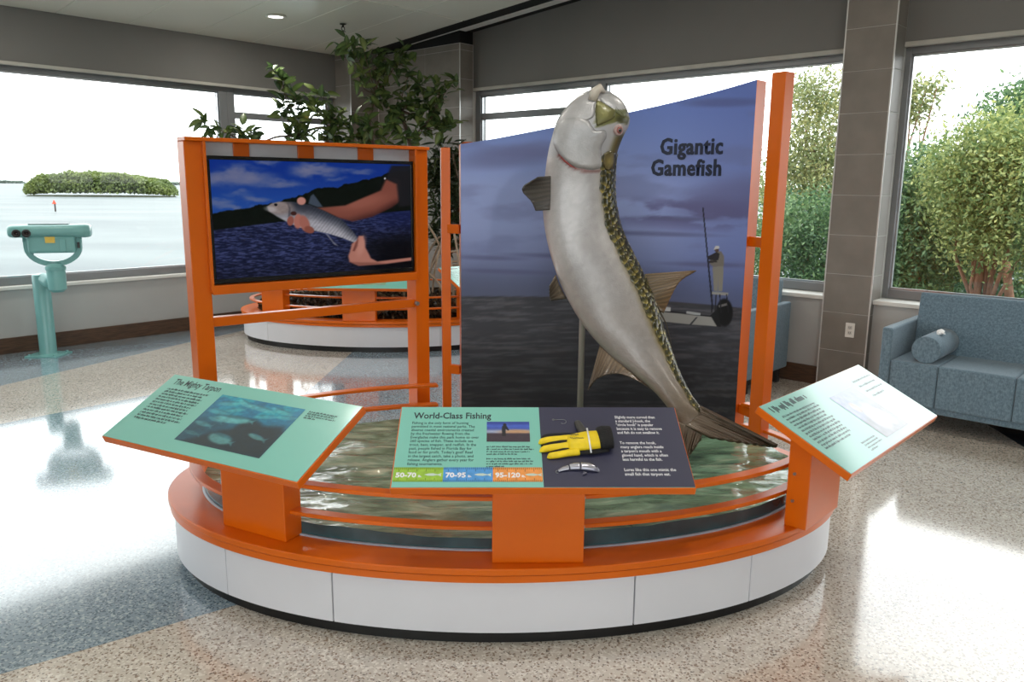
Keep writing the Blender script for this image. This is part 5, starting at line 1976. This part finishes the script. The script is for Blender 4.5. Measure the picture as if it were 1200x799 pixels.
limb('back_of_hand', M_YEL, [gl(663, 523), gl(676, 523), gl(690, 521.5), gl(703, 520)], [0.034, 0.040, 0.043, 0.041], 0.50)
limb('cuff', M_GBLK, [gl(699, 520), gl(706, 519.5), gl(715.5, 519)], [0.046, 0.052, 0.050], 0.55)
a, b = gl(687, 511), gl(692, 538)
MB().tube([(a[0], a[1], 0.036), ((a[0] + b[0]) / 2 - .002, (a[1] + b[1]) / 2, 0.046), (b[0], b[1], 0.030)], 0.003, 8).build('strap', M_WHITEINK, glove, smooth=True)
for k, (px0, px1, py) in enumerate(((666, 677, 519.5), (667, 683, 523.5))):
    pts = []
    for i in range(22):
        x, y = gl(px0 + (px1 - px0) * i / 21.0, py)
        pts.append((x, y + 0.0038 * math.sin(i * 2.1) + .001 * math.sin(i * .7), 0.0415))
    MB().tube(pts, 0.0011, 5).build('script_mark', M_INK, glove)

# fishing lure
lx, ly = on_sign(678, 551)
lure = sign_thing('fishing_lure', lx, ly)
tag(lure, 'silver jointed fish-shaped lure below the yellow glove', 'lure')
M_LURE = mat('silver_lure_paint', (196, 196, 206), rough=0.2, metal=0.6, col2=(130, 128, 150), vscale=14, coat=0.6)


def lu(px, py):
    x, y = on_sign(px, py)
    return x - lx, y - ly


for k, (pts, wd) in enumerate((([lu(654, 553), lu(660, 551), lu(666, 549.8)], [0.005, 0.008, 0.010]), ([lu(667.5, 549.5), lu(673, 549), lu(679, 549)], [0.0115, 0.0135, 0.0145]), ([lu(680.5, 549), lu(690, 550), lu(697, 551.5), lu(702, 553)], [0.015, 0.0155, 0.012, 0.005]))):
    c_ = catmull(np.array(pts, float), 14)
    w_ = np.interp(np.linspace(0, 1, 14), np.linspace(0, 1, len(wd)), wd)
    vs, fs = swept([(a[0], a[1], b) for a, b in zip(c_, w_)], flat=0.7)
    MB().add(vs, fs).build('body_segment', M_LURE, lure, smooth=True)
x, y = lu(698, 550.8)
MB().lathe([(0.0, 0.003), (0.0028, 0.0022), (0.0035, 0.0)], 12, Matrix.Translation((x, y, 0.014))).build('eye', M_BLACK, lure, smooth=True)
x, y = lu(684, 556)
MB().prism([(x, y + .008), (x + .012, y), (x - .004, y - .008)], 0.004, 0.007).build('fin', M_LURE, lure)
x, y = lu(653, 553)
MB().tube([(x, y, .006), (x - .006, y - .004, .006), (x - .004, y - .011, .005), (x + .003, y - .010, .004)], 0.0011, 6).build('hook', M_STEEL, lure)
# circle hook
hx, hy = on_sign(656, 494)
hook = sign_thing('circle_hook', hx, hy)
tag(hook, 'small thin steel circle hook above the glove on the navy sign', 'fish hook')
pts = [(-0.024, 0.006, 0.002), (0.010, 0.007, 0.002)]
for i in range(9):
    a = PI / 2 - i * PI * 1.25 / 8
    pts.append((0.012 + 0.011 * math.cos(a), -0.004 + 0.011 * math.sin(a), 0.002))
MB().tube(pts, 0.0011, 6).build('shank', M_STEEL, hook, smooth=True)
MB().tube([(-0.024 + .0035 * math.cos(t), 0.006 + .0035 * math.sin(t), 0.002) for t in np.linspace(0, 2 * PI, 12)], 0.0009, 6).build('eyelet', M_STEEL, hook)

# ================================================================== BINOCULAR VIEWER
vb = at(57, 414, 7.53)
view = empty('tower_viewer', (vb.x, 7.53, 0), 0)
tag(view, 'pale teal binocular viewer on a bent post by the sea window', 'binocular viewer')
VM = mat('pale_teal_paint', (112, 168, 166), rough=0.38, var=0.05, vscale=4, coat=0.3)
MB().box(-0.155, 0.155, -0.14, 0.14, 0.0, 0.014).build('base_plate', VM, view, bevel=0.004)
for (x, y) in ((-.12, -.11), (.12, -.11), (.12, .11), (-.12, .11)):
    MB().lathe([(0.0, 0.03), (0.012, 0.028), (0.014, 0.014), (0.014, 0.012)], 8, Matrix.Translation((x, y, 0))).build('anchor_bolt', VM, view)
MB().lathe([(0.085, 0.014), (0.078, 0.02), (0.075, 0.03), (0.075, 0.77), (0.070, 0.785), (0.04, 0.79)], 32).build('post', VM, view, auto=True)
arm = MB()
arm.tube([(0.0, 0, 0.735), (0.04, -0.02, 0.745), (0.10, -0.06, 0.715), (0.18, -0.10, 0.69)], [0.062, 0.058, 0.05, 0.05], 16)
arm.build('arm', VM, view, smooth=True)
cx_, cy_ = 0.215, -0.11
MB().lathe([(0.05, 0.635), (0.078, 0.66), (0.080, 0.84), (0.088, 0.845), (0.088, 0.875), (0.080, 0.88), (0.070, 0.905), (0.05, 0.915)], 28, Matrix.Translation((cx_, cy_, 0))).build('swivel', VM, view, auto=True)
HY = math.radians(20)
HM = Matrix.Translation((cx_, cy_, 0)) @ Matrix.Rotation(HY, 4, 'Z')
yk = MB()
pts = []
for i in range(17):
    a = PI + PI * i / 16
    pts.append((0.215 * math.cos(a), 0.0, 1.055 + 0.155 * math.sin(a)))
pts = [(-0.215, 0, 1.14)] + pts + [(0.215, 0, 1.15)]
vs, fs = [], []
for i, p in enumerate(pts):
    q0, q1 = Vector(pts[max(i - 1, 0)]), Vector(pts[min(i + 1, len(pts) - 1)])
    d = (q1 - q0).normalized()
    n_ = Vector((d.z, 0, -d.x))
    for (a, b) in ((-.024, -.03), (.024, -.03), (.024, .03), (-.024, .03)):
        vs.append(HM @ (Vector(p) + n_ * a + Vector((0, b, 0))))
for i in range(len(pts) - 1):
    for k in range(4):
        k2 = (k + 1) % 4
        fs.append((4 * i + k, 4 * i + k2, 4 * i + 4 + k2, 4 * i + 4 + k))
fs += [(0, 3, 2, 1), (4 * len(pts) - 4, 4 * len(pts) - 3, 4 * len(pts) - 2, 4 * len(pts) - 1)]
yk.add(vs, fs)
yk.build('yoke', VM, view, bevel=0.004)
for sx_ in (-1, 1):
    MB().lathe([(0.0, 0.0), (0.03, 0.0), (0.034, 0.006), (0.034, 0.02), (0.0, 0.022)], 16, HM @ Matrix.Translation((sx_ * 0.232, 0, 1.125)) @ Matrix.Rotation(sx_ * PI / 2, 4, 'Y') @ Matrix.Translation((0, 0, -0.012))).build('pivot_knob', VM, view, smooth=True)
hb = MB().box(-0.195, 0.195, -0.10, 0.10, 1.005, 1.165, HM).build('lower_housing', VM, view, bevel=0.025, seg=4)
MB().box(-0.045, 0.035, -0.105, -0.098, 1.10, 1.155, HM).build('coin_plate', mat('brass_plate', (190, 160, 70), rough=0.35, metal=0.5), hb)
MB().box(0.07, 0.12, -0.112, -0.098, 1.02, 1.13, HM).build('coin_box', VM, hb, bevel=0.004)
MB().box(0.205, 0.225, -0.05, 0.01, 1.045, 1.10, HM).build('lock', M_BLACK, hb, bevel=0.003)
# long rounded optic housing
prof = []
for i in range(28):
    a = 2 * PI * i / 28
    cxx = 0.0
    prof.append((0.062 * math.copysign(abs(math.cos(a)) ** 0.7, math.cos(a)) * 1.9, 0.058 * math.copysign(abs(math.sin(a)) ** 0.7, math.sin(a))))
sec = [(-0.345, 0.70, 0.80), (-0.335, 0.88, 0.95), (-0.31, 0.98, 1.02), (-0.20, 1.0, 1.05), (0.0, 1.0, 1.02), (0.2, 1.0, 1.08), (0.285, 0.98, 1.10), (0.315, 0.88, 1.0), (0.325, 0.7, 0.8)]
vs, fs = [], []
for (x, a, b) in sec:
    for (p, q_) in prof:
        vs.append(HM @ Vector((x, p * a, 1.205 + q_ * b)))
n_ = len(prof)
for i in range(len(sec) - 1):
    for k in range(n_):
        k2 = (k + 1) % n_
        fs.append((i * n_ + k, i * n_ + k2, (i + 1) * n_ + k2, (i + 1) * n_ + k))
fs += [tuple(range(n_ - 1, -1, -1)), tuple((len(sec) - 1) * n_ + k for k in range(n_))]
oh = MB().add(vs, fs).build('optic_housing', VM, view, smooth=True)
MB().box(-0.18, 0.15, -0.05, 0.05, 1.262, 1.272, HM).build('top_plate', mat('dark_teal_plate', (70, 100, 98), rough=0.4), oh, bevel=0.003)
for dx in (-0.265, -0.185):
    Mx = HM @ Matrix.Translation((dx, -0.112, 1.19)) @ Matrix.Rotation(PI / 2, 4, 'X')
    ep_ = MB().lathe([(0.012, -0.012), (0.036, -0.012), (0.036, 0.018), (0.028, 0.024), (0.018, 0.020), (0.014, 0.004), (0.0, 0.003)], 20, Mx).build('eyepiece', mat('dark_rubber', (34, 30, 32), rough=0.5), oh, smooth=True)
    MB().lathe([(0.0, 0.0), (0.016, 0.004), (0.010, 0.008), (0.0, 0.010)], 16, Mx).build('lens', mat('reddish_lens', (60, 24, 26), rough=0.05, coat=1.0), ep_, smooth=True)

# ================================================================== SOFAS
M_SOFALEG = mat('dark_sofa_foot', (28, 26, 26), rough=0.5)


def sofa(label, y0, y1, xf=5.83, xb=6.58):
    r = room_obj(empty('sofa', room(0, 0, 0), RZ))
    tag(r, label, 'sofa', 'blue-grey sofas along the window wall')
    t = 0.07
    for (a, b) in ((y0, y0 + t), (y1 - t, y1)):
        MB().box(xf - 0.01, xb, a, b, 0.13, 0.70).build('arm', M_SOFA, r, bevel=0.014, seg=3)
    splits = [y0 + t, y0 + t + 0.62, y0 + t + 1.24, y1 - t - 0.31, y1 - t] if y1 - y0 > 2.1 else [y0 + t, y0 + t + 0.31, y1 - t - 0.62, y1 - t]
    for a, b in zip(splits[:-1], splits[1:]):
        MB().box(xf, xb - 0.18, a + 0.001, b - 0.001, 0.175, 0.475).build('seat_cushion', M_SOFA, r, bevel=0.014, seg=4)
    M_ = Matrix.Translation((xb - 0.14, 0, 0.46)) @ Matrix.Rotation(math.radians(7), 4, 'Y')
    MB().box(-0.115, 0.07, y0 + t + 0.002, y1 - t - 0.002, -0.02, 0.435, M_).build('backrest', M_SOFA, r, bevel=0.018, seg=4)
    MB().box(xf + 0.03, xb - 0.02, y0 + t, y1 - t, 0.13, 0.19).build('base', M_SOFA, r, bevel=0.008)
    for (x, y) in ((xf + 0.08, y0 + 0.06), (xf + 0.08, y1 - 0.06), (xb - 0.08, y0 + 0.06), (xb - 0.08, y1 - 0.06)):
        MB().box(x - 0.025, x + 0.025, y - 0.025, y + 0.025, 0, 0.13).build('foot', M_SOFALEG, r, bevel=0.003)
    return r


sofa('blue-grey sofa with a bolster in front of the right-hand window', -0.35, 1.80)
sofa('blue-grey sofa half hidden behind the tall orange post', 2.79, 4.75)
# bolster: axis runs along the depth of the seat
pa = on_plane(1087, 408, room(5.90, 0), room(1, 0))
yb_ = -pa.x * CA + pa.y * SA
bo = empty('bolster_cushion', room(6.10, yb_, 0.475 + 0.093), RZ)
bo.rotation_euler = (0, 0, RZ)
tag(bo, 'blue-grey round bolster cushion lying on the right-hand sofa', 'cushion')
Mb = Matrix.Rotation(PI / 2, 4, 'Y')
MB().lathe([(0.088, -0.232), (0.093, -0.224), (0.0945, -0.1), (0.0945, 0.1), (0.093, 0.224), (0.088, 0.232)], 40, Mb).build('roll', M_SOFA, bo, auto=True)
for sx_ in (-1, 1):
    Mr = Matrix.Translation((sx_ * 0.228, 0, 0)) @ Mb
    vs = [(0.0905 * math.cos(t), 0.0905 * math.sin(t), 0) for t in np.linspace(0, 2 * PI, 33)]
    MB().tube([tuple(Mr @ Vector(v)) for v in vs], 0.0035, 6).build('piping', M_SOFA, bo, smooth=True)
# small crumpled white thing on the bolster
cp = on_plane(1103, 387, room(6.05, 0), room(1, 0))
cr_ = np.random.RandomState(7)
bm = bmesh.new()
bmesh.ops.create_icosphere(bm, subdivisions=2, radius=0.028)
for v_ in bm.verts:
    v_.co *= 0.65 + 0.7 * cr_.rand()
    v_.co.z *= 0.75
me = bpy.data.meshes.new('crumpled_tissue')
bm.to_mesh(me)
bm.free()
tissue = link('crumpled_tissue', me, mat('white_tissue', (238, 238, 238), rough=0.7))
tissue.location = (cp.x, cp.y, 0.475 + 0.093 * 2 + 0.012)
tag(tissue, 'small crumpled white tissue resting on top of the bolster', 'tissue')

# ================================================================== SECOND EXHIBIT WITH THE MANGROVE
post('far orange post peeking over the upper left corner of the mural', 547.5, 9.25, at(548, 166.5, 9.25).z, 0.13, math.radians(5), ())
E2 = Vector((-1.45, 8.70, 0))
plat2 = platform('exhibit_platform', 'oval white platform with orange ledge seen beyond the television frame', E2, math.radians(-2), [math.radians(a) for a in (20, 75, 130, 178, 226, 300, 340)])
for (lab, fx_, fy_, yw, px_, py_) in (('sea green panel at far left end of the mangrove platform', -2.50, 7.98, math.radians(-34), -2.45, 8.14),
                                      ('sea green panel on broad orange pedestal in front of the mangrove', -1.48, 7.66, math.radians(0), -1.52, 7.82),
                                      ('sea green panel by the mangrove seen between the orange posts', -0.12, 8.05, math.radians(42), -0.42, 8.12)):
    far, far_p = reader(lab, Vector((fx_, fy_, 0)), yw, Vector((px_, py_, 0)))
    x, y = fpos(0.05, 0.14)
    sub_greek(far_p, 'title_text', 1, 0.36, 0.05, 0.026, 50, x, y)
    x, y = fpos(0.05, 0.24)
    sub_greek(far_p, 'body_text', 10, 0.28, 0.024, 0.008, 51, x, y)
    x, y = fpos(0.40, 0.85)
    flat_print('photo_print', 0.34, 0.24, 40, 28, lambda fx, fy: np.stack([120 + 60 * fbm(fx * 5, fy * 5, 3), 150 + 50 * fbm(fx * 6, fy * 4, 8), 110 + 60 * fbm(fx * 4, fy * 6, 2)], -1), M_PRINT, far_p, (x, y, 0.0018))
# leaf litter bed
r = np.random.RandomState(9)
n = 9000
an, rd = r.uniform(0, 2 * PI, n), np.sqrt(r.uniform(0, 1, n))
x, y = (EA - 0.2) * rd * np.cos(an), (EB - 0.2) * rd * np.sin(an)
z = 0.30 + 0.16 * (1 - rd ** 2) + 0.05 * fbm(x * 5 + 9, y * 5 + 9, 3) + r.uniform(0, .05, n)
k_ = r.uniform(0, 1, (n, 1))
litter = empty('leaf_litter', E2)
tag(litter, 'bed of dark brown leaf litter under the mangrove', 'leaf litter')
leaf_cloud('litter_leaves', np.stack([x, y, z], -1), 0.085, np.array([[44, 34, 24]]) + k_ ** 2 * np.array([[92, 78, 56]]), M_LEAF, litter, 10)['kind'] = 'stuff'
gz = np.linspace(0, 1, 14)
MB().lathe([(0.02, 0.47), (0.5, 0.43), (0.85, 0.36), (1.0, 0.27)], 48, Matrix.Diagonal((EA - 0.17, EB - 0.17, 1, 1))).build('soil', mat('dark_soil', (38, 30, 22), rough=0.9, var=0.3, vscale=20, bump=0.5, bscale=40), litter, smooth=True)

# the mangrove: trunk, arching prop roots, branches and leaves
rnd = random.Random(12)
mang = empty('mangrove_tree', (E2.x, E2.y + 0.05, 0.40))
tag(mang, 'tall artificial mangrove with dark glossy leaves reaching up to the ceiling', 'tree')
mo = Vector(mang.location)
M_MBARK = mat('mangrove_bark', (104, 88, 74), rough=0.8, var=0.2, vscale=10, bump=0.3, bscale=40)
M_ROOT = mat('pale_prop_root', (150, 132, 112), rough=0.75, var=0.2, vscale=12)


def ctube(name, m, pts, r0, r1, n=14, seg=7, parent=mang):
    c_ = catmull(np.array([list(p) for p in pts]), n)
    rad = list(np.linspace(r0, r1, n))
    return MB().tube([tuple(p) for p in c_], rad, seg).build(name, m, parent, smooth=True)


trunk_top = at(432, 150, 8.75) - mo
ctube('trunk', M_MBARK, [(0, 0, 0.35), (0.03, 0, 0.8), (-0.02, 0.02, 1.3), tuple(trunk_top)], 0.06, 0.03)
ctube('trunk', M_MBARK, [(0.35, 0.1, 0.3), (0.40, 0.1, 0.8), (0.42, 0.05, 1.3), tuple(at(470, 130, 8.8) - mo)], 0.05, 0.022)
ctube('trunk', M_MBARK, [(-0.45, 0.0, 0.3), (-0.5, 0.0, 0.9), (-0.62, 0.0, 1.4), tuple(at(388, 150, 8.6) - mo)], 0.045, 0.02)
for k in range(26):
    a = 2 * PI * k / 26 + rnd.uniform(-.1, .1)
    cx = rnd.choice([0.0, 0.35, -0.45, 0.75, 0.75])
    rr2 = rnd.uniform(0.25, 0.6)
    h0 = rnd.uniform(0.35, 0.9)
    ex, ey = cx + rr2 * math.cos(a), 0.6 * rr2 * math.sin(a)
    ctube('prop_root', M_ROOT, [(cx, 0, h0), (cx + rr2 * .35 * math.cos(a), .2 * rr2 * math.sin(a), h0 * .95), (cx + rr2 * .8 * math.cos(a), .5 * rr2 * math.sin(a), h0 * .5), (ex, ey, -0.1)], 0.014, 0.011, 12, 6)
tips = [(240, 143, 8.2), (262, 150, 8.2), (285, 156, 8.25), (300, 160, 8.3), (330, 92, 8.5), (345, 112, 8.5), (333, 128, 8.5), (352, 140, 8.4), (366, 128, 8.5), (377, 108, 8.5), (358, 156, 8.4), (380, 158, 8.4), (344, 160, 8.35), (325, 84, 8.5), (390, 135, 8.5),
        (396, 54, 8.6), (410, 50, 8.6), (424, 50, 8.6), (443, 68, 8.7), (452, 80, 8.7), (466, 72, 8.8), (473, 60, 8.8), (440, 78, 8.7), (420, 92, 8.6), (440, 118, 8.7), (456, 130, 8.7), (470, 142, 8.7), (460, 155, 8.6), (446, 162, 8.6), (430, 150, 8.6), (415, 140, 8.6), (478, 90, 8.8), (492, 96, 8.8),
        (502, 118, 8.8), (515, 110, 8.8), (528, 98, 8.8), (508, 128, 8.8), (506, 152, 8.8), (520, 148, 8.8), (528, 144, 8.8), (485, 160, 8.7), (470, 165, 8.6), (420, 165, 8.6), (400, 145, 8.5), (408, 165, 8.5), (455, 108, 8.7), (395, 165, 8.5),
        (488, 130, 8.7), (480, 118, 8.7)]
hub_pts = [at(432, 150, 8.75), at(388, 150, 8.6), at(470, 130, 8.8), at(300, 170, 8.3), at(350, 160, 8.45), at(440, 110, 8.75), at(495, 150, 8.8)]
extra_low = [(x_, y_, v_) for x_, y_, v_ in ((508, 190, 9.0), (520, 200, 9.0), (534, 195, 9.1), (512, 215, 9.0), (528, 225, 9.0), (538, 240, 9.1), (510, 240, 9.0), (522, 255, 9.0), (536, 268, 9.0), (512, 268, 9.0), (500, 200, 9.0), (548, 215, 9.2), (550, 185, 9.2), (535, 178, 9.1), (515, 176, 9.0), (556, 250, 9.2), (524, 285, 9.0))]
hub_low = [at(525, 300, 9.0), at(545, 260, 9.1)]
# branches to the hubs, twigs to the tips
for a, b, s_ in ((0, 5, .02), (1, 4, .018), (4, 3, .014), (2, 6, .018)):
    p, q_ = hub_pts[a] - mo, hub_pts[b] - mo
    ctube('branch', M_MBARK, [tuple(p), tuple((p + q_) / 2 + Vector((0, 0, .04))), tuple(q_)], s_, s_ * .6, 8, 6)
ctube('trunk', M_MBARK, [(0.85, 0.1, 0.2), (0.9, 0.2, 0.7), tuple(hub_low[0] - mo), tuple(hub_low[1] - mo), tuple(at(530, 180, 9.0) - mo)], 0.035, 0.012, 16)
leaf_spots = []
for kk, (px, py, v_) in enumerate(tips + extra_low):
    tp = at(px, py, v_) - mo
    hubs = hub_low if kk >= len(tips) else hub_pts
    hb_ = min(hubs, key=lambda q_: (q_ - mo - tp).length) - mo
    mid = (tp + hb_) / 2 + Vector((rnd.uniform(-.03, .03), rnd.uniform(-.05, .05), -0.03))
    ctube('twig', M_MBARK, [tuple(hb_), tuple(mid), tuple(tp)], 0.008, 0.003, 7, 5)
    low = kk >= len(tips)
    for j in range(19 if not low else 90):
        f = rnd.choice((rnd.uniform(0.55, 1.04), rnd.uniform(0.82, 1.04)))
        c_ = hb_ * (1 - f) + tp * f if f > 0.8 else mid * (1 - (f - .55) / .25) + tp * ((f - .55) / .25)
        c_ = c_ + Vector((rnd.gauss(0, .04), rnd.gauss(0, .06), rnd.gauss(0, .04)))
        leaf_spots.append((c_, low))


def leaf_mesh(l_, w_, col, col_b):
    """a folded pointed oval leaf, base at origin, along +x"""
    n = 6
    vs, cols = [], []
    for i in range(n + 1):
        t = i / n
        ww = w_ * math.sin(PI * t ** 0.8) ** 0.8 if 0 < t < 1 else 0.0
        z = -0.18 * l_ * t * t
        for s_ in (-1, 0, 1):
            vs.append((t * l_, s_ * ww, z + abs(s_) * ww * 0.35))
            cols.append(np.array(col if s_ else col_b) * (0.92 + 0.16 * t))
    fs = []
    for i in range(n):
        for s_ in (0, 1):
            fs.append((i * 3 + s_, i * 3 + 3 + s_, i * 3 + 4 + s_, i * 3 + 1 + s_))
    me = bpy.data.meshes.new('leaf')
    me.from_pydata(vs, [], fs)
    set_col(me, lin(np.array(cols)))
    me.polygons.foreach_set('use_smooth', [True] * len(me.polygons))
    return me


M_GLOSSLEAF = leaf_material('glossy_mangrove_leaf', 0.2, 0.35)
LM = [leaf_mesh(0.115, 0.026, (62, 84, 44), (96, 116, 64)), leaf_mesh(0.10, 0.024, (48, 70, 38), (80, 102, 58)), leaf_mesh(0.12, 0.027, (86, 104, 52), (120, 134, 76)), leaf_mesh(0.10, 0.022, (150, 140, 60), (170, 160, 90))]
LML = [leaf_mesh(0.13, 0.012, (30, 46, 26), (54, 68, 40)), leaf_mesh(0.12, 0.011, (46, 58, 32), (80, 90, 54))]
for m_ in LM + LML:
    m_.materials.append(M_GLOSSLEAF)
rnd.shuffle(leaf_spots)
hi = [q_ for q_ in leaf_spots if not q_[1]]
lo_ = [q_ for q_ in leaf_spots if q_[1]]
singles = hi[:300]
rest = hi[300:] + lo_


def leaf_matrix(c_):
    d = Vector((rnd.gauss(0, 1), rnd.gauss(0, 1), rnd.gauss(0.15, .7))).normalized()
    R = d.to_track_quat('X', 'Z').to_matrix().to_4x4() @ Matrix.Rotation(rnd.uniform(-.9, .9), 4, 'X') @ Matrix.Scale(rnd.uniform(.95, 1.45), 4)
    R.translation = c_
    return R


for c_, low in singles:
    o = bpy.data.objects.new('leaf', LM[rnd.choices((0, 1, 2, 3), (5, 4, 3, .25))[0]])
    C.objects.link(o)
    o.parent = mang
    o.matrix_local = leaf_matrix(c_)
V_, F_, K_ = [], [], []
base = 0
for c_, low in rest:
    me = rnd.choice(LML) if low else LM[rnd.choices((0, 1, 2), (5, 4, 3))[0]]
    R = leaf_matrix(c_)
    V_ += [tuple(R @ v.co) for v in me.vertices]
    F_ += [tuple(base + i for i in p.vertices) for p in me.polygons]
    cc = np.empty(len(me.vertices) * 4, np.float32)
    me.color_attributes['Col'].data.foreach_get('color', cc)
    K_.append(cc.reshape(-1, 4)[:, :3])
    base += len(me.vertices)
me = bpy.data.meshes.new('foliage')
me.from_pydata(V_, [], F_)
set_col(me, np.concatenate(K_))
fo = link('foliage', me, M_GLOSSLEAF, mang, smooth=True)
fo['kind'] = 'stuff'
